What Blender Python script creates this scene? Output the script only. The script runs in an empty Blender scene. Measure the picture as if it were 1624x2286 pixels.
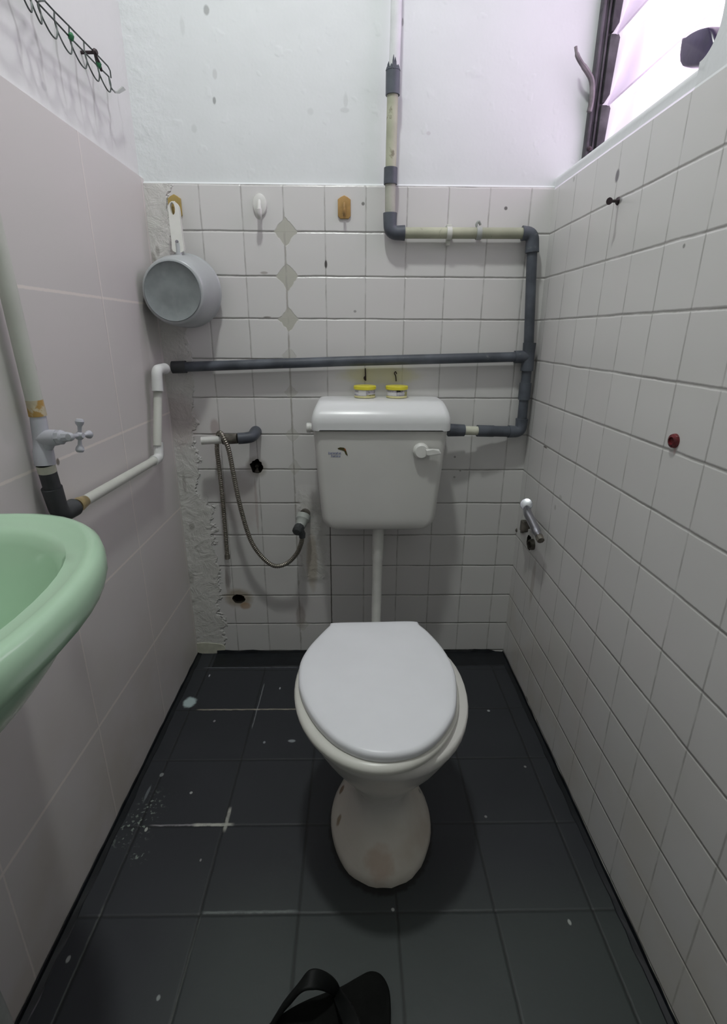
import bpy, bmesh, math, random
from mathutils import Vector, Matrix
random.seed(7)
sc = bpy.context.scene
COL = sc.collection
T = 0.11            # one wall tile plus its joint, in metres; all coordinates below are in tiles

# ---------------------------------------------------------------- camera
F_PX, PITCH, YAW, ROLL = 1147.5, .3352, .0184, .0060
CAM = Vector((4.7238, -14.1788, 9.6676))
fw = Vector((math.sin(YAW)*math.cos(PITCH), math.cos(YAW)*math.cos(PITCH), -math.sin(PITCH)))
r0 = Vector((math.cos(YAW), -math.sin(YAW), 0)); u0 = r0.cross(fw)
rt = r0*math.cos(ROLL) + u0*math.sin(ROLL); up = u0*math.cos(ROLL) - r0*math.sin(ROLL)
cd = bpy.data.cameras.new('camera'); cam = bpy.data.objects.new('camera', cd); COL.objects.link(cam)
cd.sensor_fit = 'HORIZONTAL'; cd.sensor_width = 36; cd.lens = 36*F_PX/1624; cd.clip_start = .02
cam.matrix_world = Matrix(((rt.x, up.x, -fw.x, CAM.x*T), (rt.y, up.y, -fw.y, CAM.y*T), (rt.z, up.z, -fw.z, CAM.z*T), (0, 0, 0, 1)))
sc.camera = cam

def on(axis, val, px, py):
    """point of the plane axis=val (tiles) seen at pixel (px,py) of the photograph"""
    d = rt*((px-812)/F_PX) + up*((1143-py)/F_PX) + fw
    t = (val - CAM[axis])/d[axis]
    return CAM + d*t
def X_(v, x, y): return on(0, v, x, y)
def Y_(v, x, y): return on(1, v, x, y)
def Z_(v, x, y): return on(2, v, x, y)

# ---------------------------------------------------------------- light and exposure
sc.view_settings.view_transform = 'Standard'; sc.view_settings.look = 'None'
sc.view_settings.exposure = -0.03; sc.view_settings.gamma = 1.0; sc.view_settings.use_curve_mapping = False
w = bpy.data.worlds.new('overcast_sky'); sc.world = w; w.use_nodes = True
w.node_tree.nodes['Background'].inputs[0].default_value = (1.0, .85, 1.0, 1)
w.node_tree.nodes['Background'].inputs[1].default_value = 3.2
def area(name, loc, rot, size, power, col, shape='DISK', sy=None):
    l = bpy.data.lights.new(name, 'AREA'); l.shape = shape; l.size = size; l.energy = power; l.color = col
    if sy: l.size_y = sy
    o = bpy.data.objects.new(name, l); COL.objects.link(o); o.location = Vector(loc)*T; o.rotation_euler = rot
    return o
area('ceiling_lamp_light', (3.8, -7.5, 24.5), (0, 0, 0), .13, 13.5, (.95, 1.0, .965))

# ---------------------------------------------------------------- node helpers
class E_:
    def __init__(s, nt, o): s.nt, s.o = nt, o
    def _m(s, op, *a, clamp=False):
        n = s.nt.nodes.new('ShaderNodeMath'); n.operation = op; n.use_clamp = clamp
        for i, v in enumerate((s,)+a):
            if isinstance(v, E_): s.nt.links.new(v.o, n.inputs[i])
            else: n.inputs[i].default_value = v
        return E_(s.nt, n.outputs[0])
    def __add__(s, b): return s._m('ADD', b)
    __radd__ = __add__
    def __sub__(s, b): return s._m('SUBTRACT', b)
    def __rsub__(s, b): return s._m('MULTIPLY', -1.0)._m('ADD', b)
    def __mul__(s, b): return s._m('MULTIPLY', b)
    __rmul__ = __mul__
    def __truediv__(s, b): return s._m('DIVIDE', b)
    def abs(s): return s._m('ABSOLUTE')
    def floor(s): return s._m('FLOOR')
    def fract(s): return s._m('FRACT')
    def sqrt(s): return s._m('SQRT')
    def max(s, b): return s._m('MAXIMUM', b)
    def min(s, b): return s._m('MINIMUM', b)
    def lt(s, b): return s._m('LESS_THAN', b)
    def gt(s, b): return s._m('GREATER_THAN', b)
    def step(s, a, b):      # smooth 0..1 as s goes a..b
        n = s.nt.nodes.new('ShaderNodeMapRange'); n.interpolation_type = 'SMOOTHSTEP'
        s.nt.links.new(s.o, n.inputs[0]); n.inputs[1].default_value = a; n.inputs[2].default_value = b
        n.inputs[3].default_value = 0; n.inputs[4].default_value = 1
        if a > b:
            n.inputs[1].default_value = b; n.inputs[2].default_value = a; n.inputs[3].default_value = 1; n.inputs[4].default_value = 0
        return E_(s.nt, n.outputs[0])
class Sh:
    """a Principled material with helpers; coordinates in tiles"""
    def __init__(s, name, col=(.6,.6,.6), rough=.5, spec=.5, metal=0, world=False):
        s.m = bpy.data.materials.new(name); s.m.use_nodes = True; s.nt = s.m.node_tree
        s.b = s.nt.nodes['Principled BSDF']
        s.b.inputs['Base Color'].default_value = (*col, 1); s.b.inputs['Roughness'].default_value = rough
        s.b.inputs['Metallic'].default_value = metal; s.b.inputs['Specular IOR Level'].default_value = spec
        tc = s.nt.nodes.new('ShaderNodeTexCoord'); sc_ = s.nt.nodes.new('ShaderNodeVectorMath'); sc_.operation = 'SCALE'
        sc_.inputs['Scale'].default_value = 1/T; s.nt.links.new(tc.outputs['Object'], sc_.inputs[0]); s.p = sc_.outputs[0]
        sp = s.nt.nodes.new('ShaderNodeSeparateXYZ'); s.nt.links.new(s.p, sp.inputs[0])
        s.x, s.y, s.z = (E_(s.nt, sp.outputs[i]) for i in range(3))
    def noise(s, scale, detail=3, rough=.5, vec=None, dist=0):
        n = s.nt.nodes.new('ShaderNodeTexNoise'); n.inputs['Scale'].default_value = scale; n.inputs['Detail'].default_value = detail
        n.inputs['Roughness'].default_value = rough; n.inputs['Distortion'].default_value = dist
        s.nt.links.new(vec or s.p, n.inputs['Vector']); return E_(s.nt, n.outputs['Fac'])
    def comb(s, a, b, c=0.0):
        n = s.nt.nodes.new('ShaderNodeCombineXYZ')
        for i, v in enumerate((a, b, c)):
            if isinstance(v, E_): s.nt.links.new(v.o, n.inputs[i])
            else: n.inputs[i].default_value = v
        return n.outputs[0]
    def white(s, a, b):
        n = s.nt.nodes.new('ShaderNodeTexWhiteNoise'); n.noise_dimensions = '2D'; s.nt.links.new(s.comb(a, b), n.inputs['Vector'])
        return E_(s.nt, n.outputs['Value'])
    def mix(s, f, a, b):
        n = s.nt.nodes.new('ShaderNodeMix'); n.data_type = 'RGBA'
        for i, v in ((0, f), (6, a), (7, b)):
            if isinstance(v, E_): s.nt.links.new(v.o, n.inputs[i])
            elif hasattr(v, 'is_output'): s.nt.links.new(v, n.inputs[i])
            elif i == 0: n.inputs[0].default_value = v
            else: n.inputs[i].default_value = (*v, 1)
        return n.outputs[2]
    def color(s, c): s.nt.links.new(c, s.b.inputs['Base Color'])
    def rough(s, e): s.nt.links.new(e.o, s.b.inputs['Roughness'])
    def bump(s, e, dist, strength=1.0):
        n = s.nt.nodes.new('ShaderNodeBump'); n.inputs['Distance'].default_value = dist; n.inputs['Strength'].default_value = strength
        s.nt.links.new(e.o, n.inputs['Height']); s.nt.links.new(n.outputs[0], s.b.inputs['Normal'])
def spot(sh, u, v, cu, cv, ru, rv, wob=None, amp=.3, soft=.25):
    du = (u-cu)/ru; dv = (v-cv)/rv
    d = (du*du + dv*dv).sqrt()
    if wob is not None: d = d + (wob-.5)*amp
    return d.step(1+soft, 1-soft)
def boxm(u, v, u0, u1, v0, v1, su=.02, sv=.02):
    return u.step(u0-su, u0+su)*u.step(u1+su, u1-su)*v.step(v0-sv, v0+sv)*v.step(v1+sv, v1-sv)

def plain(name, col, rough=.5, spec=.5, metal=0, var=.08, scale=3, bump=.0002, bscale=8, stain=None):
    s = Sh(name, col, rough, spec, metal)
    f = s.noise(scale, 4)
    dark = tuple(c*(1-var*2) for c in col); lite = tuple(min(1, c*(1+var)) for c in col)
    c = s.mix(f.step(.3, .7), dark, lite)
    if stain:
        g = s.noise(stain[1], 5, .6, dist=.4).step(stain[2], stain[2]+.08)
        c = s.mix(g, c, stain[0])
    s.color(c)
    if bump: s.bump(s.noise(bscale, 3), bump)
    return s.m

# ---------------------------------------------------------------- wall materials
TILE = (.69, .68, .67); GROUT = (.37, .36, .345)
def tile_shader(name, axis, u_off):
    s = Sh(name, TILE, .28, .45)
    u = (s.x if axis == 0 else s.y*-1) - u_off; v = s.z
    w1 = s.noise(1.0, 2); w2 = s.noise(1.1, 2, vec=s.comb(s.z*1.0, s.x+s.y, 3.7))
    uu = u + (w1-.5)*.03 + (s.noise(14, 2)-.5)*.012; vv = v + (w2-.5)*.03 + (s.noise(11, 2)-.5)*.012
    du = .5 - (uu.fract()-.5).abs(); dv = .5 - (vv.fract()-.5).abs()
    gw = s.noise(2.0, 3)
    gu = du.step(.024, .008)*(gw.step(.35, .6)*.6+.3); gv = dv.step(.026, .008)*(gw.step(.25, .6)*.6+.4)
    line = gu.max(gv)
    iu, iv = (uu).floor(), (vv).floor()
    rnd = s.white(iu, iv)
    hgt = du.step(0, .04)*.45*(s.noise(.9, 2).step(.3, .7)*.8+.2) + dv.step(0, .04)
    tilt = (rnd-.5)*(vv.fract())*.9 + (s.white(iv, iu)-.5)*uu.fract()*.7
    col = s.mix(rnd, tuple(c*.965 for c in TILE), tuple(c*1.02 for c in TILE))
    pink = s.noise(.45, 2, vec=s.comb(s.x+4, s.y, s.z*.8)).step(.45, .75)*.5
    col = s.mix(pink, col, (.69, .655, .655))
    col = s.mix(line*.85, col, GROUT)
    # deep open joints under some rows
    deep = dv.step(.010, .002)*s.noise(.8, 3, vec=s.comb(u, v*3, 9)).step(.45, .6)*.8
    col = s.mix(deep, col, (.20, .19, .18))
    return s, u, v, col, hgt, tilt, line

s, u, v, col, hgt, tilt, line = tile_shader('back_wall_tiles', 0, 0)
X, Z = s.x, s.z
nz = s.noise(5, 4); nb = s.noise(1.6, 4, .6)
# plastered strip in the left corner and the filled chase beside the cistern
pl = (X + (nb-.5)*.8 + (nz-.5)*.3).step(.36, .28)*Z.step(13.2, 13.0)
lowp = (X + (nb-.5)*1.0 + (nz-.5)*.4).step(.62, .54)*Z.step(5.4, 4.9)
chase = (X + (nb-.5)*.35).step(3.05, 3.2)*(X + (nz-.5)*.3).step(3.95, 3.75)*Z.step(5.6, 5.0)*Z.step(2.4, 2.7)
plas = pl.max(lowp).max(chase*.9)
cemc = s.mix(nb, (.56, .55, .52), (.76, .75, .73))
col = s.mix(plas, col, cemc)
# filler patches on the joint crossings
pat = None
for cx, cz, r in ((3.03, 12, .22), (3.03, 11, .22), (3.02, 9.98, .20), (3.0, 9.08, .13), (3.0, 8.15, .10), (3.0, 7.0, .14), (3.02, 6.05, .13), (3.08, .98, .16)):
    q = ((X-cx).abs() + (Z-cz).abs()*.9 + (nz-.5)*.18).step(r+.09, r+.05)
    q = q*(1.0 if cz > 9.5 else .45); pat = q if pat is None else pat.max(q)
col = s.mix(pat, col, (.49, .485, .43))
seam = boxm(X + (nz-.5)*.06, Z, 2.985, 3.03, .2, 12.5, .015, .2)*s.noise(2.2, 3).step(.4, .55)
col = s.mix(seam*.7, col, (.40, .38, .35))
crack = boxm(X + (nz-.5)*.04, Z, 3.99, 4.02, -.1, 4.3, .008, .05)
col = s.mix(crack*.9, col, (.10, .09, .08))
def spots(s, u, v, col, L, wob):
    for cu, cv, ru, rv, c, st in L:
        col = s.mix(spot(s, u, v, cu, cv, ru, rv, wob, .5, .3)*st, col, c)
    return col
def BW(x, y): p = Y_(0, x, y); return p.x, p.z
DK = (.06, .055, .05)
L = []
for x, y, ru, rv, c, st in ((728, 590, .035, .09, DK, .95), (811, 455, .04, .04, DK, .7), (1130, 465, .04, .04, DK, .8), (793, 695, .035, .03, DK, .5),
        (590, 609, .09, .03, (.3, .27, .25), .7), (597, 708, .09, .02, (.2, .18, .16), .7), (1016, 1020, .03, .03, DK, .6), (1028, 1051, .03, .02, DK, .6), (1015, 1065, .03, .03, (.3, .28, .26), .7),
        (533, 1335, .40, .30, (.34, .28, .20), .75), (548, 1352, .16, .12, (.42, .27, .15), .7), (573, 1043, .28, .28, (.34, .31, .28), .6),
        (672, 1375, .14, .38, (.36, .31, .29), .6), (697, 1255, .16, .9, (.40, .33, .24), .55), (573, 1130, .04, .8, (.42, .34, .32), .5), (540, 1120, .5, .8, (.46, .40, .39), .35),
        (508, 1300, .07, .4, (.42, .36, .34), .5), (480, 955, .12, .25, (.40, .32, .31), .6), (400, 940, .5, .7, (.50, .42, .41), .5), (850, 838, 1.0, .22, (.62, .60, .36), .55),
        (340, 580, .10, .18, (.34, .32, .29), .7), (352, 560, .05, .12, (.3, .28, .26), .6), (428, 1175, .08, .12, (.28, .27, .24), .5), (425, 1290, .10, .2, (.34, .33, .30), .5), (412, 1080, .05, .3, (.34, .32, .30), .5)):
    a, b = BW(x, y); L.append((a, b, ru, rv, c, st))
col = spots(s, X, Z, col, L, nz)
s.color(col)
s.rough(plas*.35 + .27)
s.bump((hgt*(1-plas)*(1-pat) + tilt*(1-plas)*.9 + plas*(nb*2.5 + s.noise(2.3, 6, .65, dist=.6)*5.0) + pat*.9), .0016)
M_BACK = s.m

s, u, v, col, hgt, tilt, line = tile_shader('right_wall_tiles', 1, .36)
nz = s.noise(5, 4)
def RW(x, y): p = X_(9.54, x, y); return p.y, p.z
L = []
for x, y, ru, rv, c, st in ((1379, 393, .07, .10, (.12, .11, .12), .9), (1384, 449, .10, .05, (.2, .19, .19), .8), (1528, 549, .03, .03, DK, .6), (1240, 1133, .05, .06, (.36, .35, .32), .6), (1252, 1110, .08, .05, (.44, .43, .4), .6),
        (1190, 1300, .12, .7, (.36, .31, .28), .5), (1508, 1003, .03, .08, (.5, .3, .3), .5), (1218, 998, .12, .025, (.1, .09, .08), .9), (1177, 1560, .10, .05, (.12, .12, .11), .8), (1200, 1612, .10, .05, (.15, .14, .13), .7), (1282, 400, .05, .05, (.3, .3, .28), .5)):
    a, b = RW(x, y); L.append((a, b, ru, rv, c, st))
col = spots(s, s.y, s.z, col, L, nz)
low = s.z.step(5, 0)*s.noise(.7, 3).step(.35, .7)*.45
col = s.mix(low, col, (.60, .55, .46))
s.color(col); s.bump(hgt + tilt*1.0, .0010)
M_RIGHT = s.m

s = Sh('left_wall_big_tiles', (.57, .54, .53), .38, .4)
uu = (s.y*-1 - .09)/2.915; zz = s.z
n1 = s.noise(9, 2)
def hline(z0, w_=.022): return ((zz - z0 + (n1-.5)*.02).abs()).step(w_+.012, w_-.008)
hl = hline(10.3).max(hline(7.6)).max(hline(4.88)).max(hline(2.3, .028))
du = (.5 - ((uu + (n1-.5)*.006).fract()-.5).abs())*2.915
vl = du.step(.024, .008)*.8
pk = s.noise(.4, 2).step(.35, .7)
col = s.mix(pk*.6, (.655, .62, .61), (.64, .62, .60))
col = s.mix(s.z.step(5.5, 0)*s.noise(.6, 3).step(.3, .7)*.5, col, (.52, .47, .39))
col = s.mix(hl.max(vl)*.75, col, (.86, .79, .74))
def LW(x, y): p = X_(-.3, x, y); return p.y, p.z
L = []
for x, y, ru, rv, c, st in ((132, 1031, .05, .06, (.14, .12, .10), .9), (80, 823, .05, .10, (.3, .27, .26), .7), (299, 823, .08, .10, (.66, .63, .62), .5), (15, 900, .3, .6, (.50, .50, .47), .4), (340, 900, .3, 2.0, (.47, .44, .42), .35)):
    a, b = LW(x, y); L.append((a, b, ru, rv, c, st))
col = spots(s, s.y, s.z, col, L, s.noise(6, 3))
s.color(col); s.bump(du.step(0, .05) + s.noise(.8, 2)*.6, .0006)
M_LEFT = s.m

def plaster(name, col0, lumps=1.0, drips=False, chips=()):
    s = Sh(name, col0, .62, .3)
    n = s.noise(.9, 4, .55); f = s.noise(9, 3)
    col = s.mix(n, tuple(c*.96 for c in col0), tuple(min(1, c*1.03) for c in col0))
    if drips:
        yy = (s.y + (s.noise(1.5, 2, vec=s.comb(s.y*.3, s.z*.8))-.5)*.5)/.62
        d = (.5-(yy.fract()-.5).abs()).step(.09, .02)*s.z.step(14.7, 14.3)*s.z.step(13.1, 14.2)*s.y.step(-.4, -.9)
        col = s.mix(d*.5, col, (.38, .37, .36))
    for a, b, ru, rv, c, st in chips:
        col = s.mix(spot(s, s.x if not drips else s.y, s.z, a, b, ru, rv, f, .5, .3)*st, col, c)
    s.color(col)
    corner = s.x.step(1.0, -.2)*s.noise(2.2, 5, .6)*2.2 if not drips else s.y.step(-.9, -.1)*s.noise(2.2, 5, .6)*2.2
    s.bump(n*1.2 + f*.10 + corner*lumps + s.noise(2.6, 2).step(.62, .75)*.25, .0022)
    return s.m
ch = []
for x, y, ru, rv, c, st in ((459, 18, .06, .09, (.34, .35, .35), .75), (477, 222, .035, .07, (.30, .31, .31), .8), (478, 162, .05, .09, (.55, .56, .56), .6), (693, 246, .07, .07, (.62, .64, .64), .6),
        (772, 222, .05, .14, (.62, .64, .64), .7), (770, 243, .10, .05, (.60, .62, .62), .6), (405, 55, .05, .16, (.60, .62, .62), .5), (958, 295, .05, .04, (.60, .58, .60), .6), (432, 285, .06, .08, (.6, .62, .62), .5), (900, 45, .02, .07, (.2, .2, .2), .6)):
    a, b = BW(x, y); ch.append((a, b, ru, rv, c, st))
M_PL_BACK = plaster('blue_white_plaster', (.74, .765, .77), 1.0, False, ch)
M_PL_LEFT = plaster('white_plaster', (.74, .74, .735), .6, True, [(X_(-.4, 100, 193).y, X_(-.4, 100, 193).z, .08, .06, (.5, .5, .5), .5)])
M_PL_SIDE = plaster('sill_plaster', (.72, .735, .75), .5)
M_CEIL = plain('ceiling_paint', (.7, .7, .69), .8, .2)
M_FRONT = plain('front_wall_paint', (.55, .55, .53), .7, .3)

# floor
s = Sh('black_painted_floor', (.03, .033, .036), .42, .5)
nf = s.noise(7, 4); nw = s.noise(.5, 3)
u = (s.x - .22 + (nf-.5)*.02)/1.755; v = (s.y + .86 + (nf-.5)*.02)/1.755
du = (.5-(u.fract()-.5).abs())*1.755; dv = (.5-(v.fract()-.5).abs())*1.755
base = s.mix(nw, (.019, .021, .026), (.030, .033, .040))
base = s.mix(s.y.step(-6.6, -8.6)*s.x.step(.8, 3.0)*.7, base, (.050, .062, .058))  # lighter, greener towards the front: reflected light painted into the floor colour
base = s.mix(du.step(.03, .01)*.7, base, (.008, .009, .009))
base = s.mix(dv.step(.03, .01)*.5, base, (.012, .013, .013))
sc1 = s.noise(3.5, 5, .7)
def fseg(px0, px1, py, w_, st, colr, vert=False, py1=None):
    global base
    if vert:
        a = Z_(0, px0, py); b = Z_(0, px1, py1)
        xm = (s.x - (s.y - a.y)*((b.x-a.x)/(b.y-a.y)) - a.x + (nf-.5)*.03)
        m = xm.abs().step(w_, w_*.3)*s.y.step(b.y-.05, b.y+.1)*s.y.step(a.y+.05, a.y-.1)
    else:
        a = Z_(0, px0, py); b = Z_(0, px1, py)
        m = (s.y-(a.y+b.y)/2 + (nf-.5)*.04).abs().step(w_, w_*.3)*s.x.step(a.x-.05, a.x+.1)*s.x.step(b.x+.05, b.x-.1)
    base = s.mix(m*(sc1.step(.3, .6)*.5+.5)*st, base, colr)
WH = (.50, .50, .45)
fseg(440, 680, 1577, .035, .85, (.36, .33, .27))
fseg(590, 562, 1520, .02, .6, (.3, .32, .33), True, 1620)
fseg(335, 480, 1834, .03, .55, (.42, .40, .42)); fseg(430, 520, 1833, .05, .95, WH)
fseg(514, 500, 1795, .05, .95, WH, True, 1848)
fseg(450, 665, 2027, .03, .55, (.25, .28, .27)); fseg(448, 376, 2035, .02, .3, (.2, .22, .2), True, 2286)
fseg(232, 105, 2010, .02, .25, (.2, .23, .2), True, 2290)
fseg(455, 665, 1484, .02, .5, (.3, .32, .36))
for x, y, ru, rv, c, st in ((423, 1561, .17, .21, (.42, .52, .53), 1), (1113, 1476, .05, .05, (.75, .76, .74), 1), (1092, 1580, .04, .04, (.4, .42, .42), .9), (1174, 1704, .03, .03, (.3, .3, .3), .8), (1274, 2050, .03, .05, (.4, .42, .4), .9),
        (1086, 1815, .03, .03, (.3, .3, .3), .7), (878, 2022, .03, .03, (.5, .52, .5), .9), (426, 1762, .03, .03, (.45, .46, .45), .9), (467, 1502, .02, .06, (.5, .52, .55), .9), (625, 1530, .02, .05, (.45, .46, .5), .9), (590, 1650, .03, .04, (.3, .32, .34), .8),
        (652, 1647, .09, .05, (.33, .36, .38), .8), (478, 1603, .03, .04, (.3, .3, .3), .8), (325, 1844, .03, .05, (.5, .52, .48), .9), (360, 1722, .04, .05, (.25, .27, .27), .8), (327, 1765, .03, .2, (.16, .18, .19), .7), (150, 2132, .03, .05, (.35, .37, .35), .9), (352, 2218, .03, .04, (.3, .33, .32), .9), (447, 1912, .02, .03, (.3, .3, .3), .9)):
    p = Z_(0, x, y); base = s.mix(spot(s, s.x, s.y, p.x, p.y, ru, rv, nf, .8, .3)*st, base, c)
spk = s.noise(13, 2, .6).step(.57, .66)
for x, y, ru, rv in ((292, 1846, .33, .26), (308, 1902, .16, .14), (330, 1800, .25, .4)):
    p = Z_(0, x, y); base = s.mix(spot(s, s.x, s.y, p.x, p.y, ru, rv, nf, 1.2, .7)*spk*.8, base, (.25, .30, .26))
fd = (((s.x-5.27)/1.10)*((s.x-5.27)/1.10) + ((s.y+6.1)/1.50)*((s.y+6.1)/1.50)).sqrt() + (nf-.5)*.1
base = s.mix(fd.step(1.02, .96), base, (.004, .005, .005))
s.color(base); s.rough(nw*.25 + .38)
s.bump(du.step(0, .05)*.6 + dv.step(0, .05)*.6 + nf*.25 + s.noise(1.2, 2)*.6, .0012)
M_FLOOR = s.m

# ---------------------------------------------------------------- object materials
M_CERAMIC = plain('toilet_ceramic', (.66, .65, .63), .16, .5, var=.02, scale=.8, bump=0)
s = Sh('worn_toilet_ceramic', (.72, .71, .69), .2, .5)
f = s.noise(.8, 4); c = s.mix(s.z.step(1.6, .4)*.6, (.76, .74, .71), (.72, .66, .56)); c = s.mix(f.step(.5, .7)*s.z.step(1.5, .3)*.6, c, (.60, .52, .43))
wb = s.noise(6, 3)
TOX, TOY, TOZ = 5.26, -5.9, -.1
for x, y, zz, r_, cc in ((766, 1765, .35, .085, (.26, .16, .10)), (812, 1770, None, .05, (.10, .08, .06)), (762, 1830, .25, .075, (.36, .27, .18)), (758, 1840, .2, .06, (.36, .27, .18)), (937, 1822, .2, .055, (.16, .11, .04)), (765, 1850, .2, .035, (.25, .24, .24)), (771, 1870, .2, .035, (.25, .24, .24)), (935, 1768, .3, .045, (.3, .3, .28)), (848, 1930, .1, .28, (.62, .50, .41))):
    p = Z_(zz, x, y) if zz is not None else Y_(-6.93, x, y)
    dx, dy, dz = s.x-(p.x-TOX), s.y-(p.y-TOY), s.z-(p.z-TOZ)
    d3 = (dx*dx+dy*dy+dz*dz*.5).sqrt()/r_ + (wb-.5)*.7
    c = s.mix(d3.step(1.35, .75)*.85, c, cc)
s.color(c); s.bump(s.noise(2.5, 4)*s.z.step(1.3, .5), .0015)
M_BOWL = s.m
M_SEAT = plain('white_seat_plastic', (.80, .805, .84), .34, .45, var=.012, scale=1, bump=0)
M_SEATRING = plain('cream_seat_plastic', (.72, .71, .66), .3, .45, var=.02, scale=1, bump=0)
M_CIST = plain('cistern_plastic', (.64, .635, .61), .32, .45, var=.015, scale=.8, bump=0)
M_CLID = plain('cistern_lid_plastic', (.74, .75, .755), .28, .5, var=.01, scale=.8, bump=0)
M_WHITE = plain('white_plastic', (.72, .72, .69), .35, .45, var=.03, bump=0)
M_PGREY = plain('grey_pvc', (.085, .095, .115), .48, .4, var=.18, scale=2, stain=((.16, .17, .18), 4, .66))
M_PGREEN = plain('pale_green_pvc', (.43, .44, .33), .5, .4, var=.10, scale=1.5, stain=((.25, .24, .17), 3, .64))
M_PGREEN2 = plain('stained_pvc', (.42, .42, .36), .55, .4, var=.10, scale=1.5, stain=((.16, .15, .13), 2.2, .54))
M_PWHITE = plain('white_painted_pipe', (.70, .71, .70), .5, .4, var=.06, scale=2, bump=.0012, bscale=3, stain=((.16, .15, .13), 3.0, .70))
M_PWHITE2 = plain('cream_pipe', (.60, .61, .56), .45, .4, var=.05, scale=1, bump=.0003)
M_PTOP = plain('blue_white_painted_conduit', (.70, .71, .72), .6, .3, var=.03, bump=.0006)
M_TAPE = plain('thread_tape', (.60, .60, .50), .6, .3)
M_RUST = plain('rusty_joint', (.60, .52, .38), .6, .3, var=.1, scale=5, bump=.001, stain=((.46, .28, .09), 3, .46))
M_BRASS = plain('brass_nut', (.55, .43, .22), .35, .5, .6, var=.15, scale=5)
M_DPIPE = plain('dark_grey_pipe', (.055, .058, .062), .55, .4, var=.15, scale=2)
M_VALVE = plain('lilac_grey_valve', (.48, .48, .53), .4, .4, var=.04, scale=2, bump=.0003)
M_BASIN = plain('green_ceramic', (.44, .64, .46), .15, .5, var=.02, scale=.8, bump=0)
M_PAN = plain('grey_pan_enamel', (.42, .44, .45), .35, .5, .05, var=.03, scale=1, bump=0)
M_PANB = plain('pan_base', (.25, .275, .28), .75, .2, 0, var=.05, scale=4, bump=.0002)
M_CREAM = plain('cream_handle_plastic', (.70, .70, .66), .35, .45, var=.02, bump=0)
M_GOLD = plain('yellow_brown_plastic', (.40, .29, .09), .35, .5, var=.1, scale=5, bump=0)
M_GOLD2 = plain('tan_plastic', (.43, .26, .09), .35, .5, var=.1, scale=5, bump=0)
M_CHROME = plain('chrome', (.42, .43, .45), .3, .5, .8, var=.03, bump=0)
M_CHROME2 = plain('dull_chrome', (.40, .40, .44), .24, .5, .9, var=.06, bump=0)
M_DARKMET = plain('dirty_metal', (.16, .145, .125), .55, .4, .4, var=.3, scale=4, bump=.001)
M_WIRE = plain('green_coated_wire', (.08, .095, .09), .5, .4, .2, var=.3, scale=6, bump=0)
M_GREENB = plain('green_clip_plastic', (.03, .17, .07), .5, .4, var=.1, bump=0)
M_TAB = plain('grey_tab', (.40, .42, .40), .5, .4, var=.05, bump=0)
M_BLACK = plain('black_paint', (.006, .008, .011), .3, .5, var=.2, bump=.0004, bscale=3)
M_RUBBER = plain('black_rubber', (.004, .0045, .004), .8, .15, var=.2, bump=.0003, bscale=12)
M_STRAP = plain('worn_black_strap', (.008, .009, .009), .6, .25, var=.2, bump=.0002)
M_YELLOW = plain('yellow_lid_plastic', (.74, .66, .05), .3, .5, var=.04, bump=0)
M_JAR = plain('pale_yellow_plastic', (.68, .64, .33), .3, .5, var=.05, bump=0)
M_LABELW = plain('white_label', (.68, .67, .66), .4, .4, var=.04, bump=0)
M_LABELG = plain('grey_label_print', (.42, .40, .44), .4, .4, var=.15, scale=18, bump=0)
M_LABELO = plain('olive_label_print', (.44, .42, .18), .4, .4, var=.2, scale=14, bump=0)
M_INK = plain('black_ink', (.03, .03, .03), .5, .3, bump=0)
M_RED = plain('dark_red_plastic', (.17, .015, .02), .3, .5, var=.3, scale=10, bump=0)
M_PURPLE = plain('dark_purple_plastic', (.040, .022, .085), .28, .5, var=.2, scale=1.5, bump=.0006, bscale=3)
M_FRAME = plain('weathered_dark_aluminium', (.085, .08, .09), .55, .4, .2, var=.25, scale=2, bump=.0012, bscale=4, stain=((.05, .045, .055), 2.5, .58))
M_LEVER = plain('weathered_grey_lever', (.20, .18, .19), .6, .4, .2, var=.2, scale=3, bump=.001)
M_HOLE = plain('dark_hole_cement', (.035, .030, .024), .9, .2, var=.3, scale=4, bump=.002)
M_BLUE = plain('faded_blue_print', (.20, .22, .42), .5, .3, var=.2, scale=20, bump=0)
M_OLIVE = plain('dark_olive_print', (.07, .06, .015), .4, .4, var=.1, bump=0)
M_ORANGE = plain('orange_print', (.35, .10, .03), .4, .4, bump=0)
M_NAIL = plain('rusty_nail', (.045, .030, .035), .5, .5, .5, bump=0)
s = Sh('braided_steel', (.30, .28, .24), .32, .5, .9); f = s.noise(.9, 3)
s.color(s.mix(f, (.14, .12, .095), (.42, .40, .35))); M_BRAID = s.m
s = Sh('frosted_louvre_glass', (.93, .86, .97), .35, .5)
s.b.inputs['Transmission Weight'].default_value = 1.0; s.b.inputs['IOR'].default_value = 1.15; M_GLASS = s.m

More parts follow.
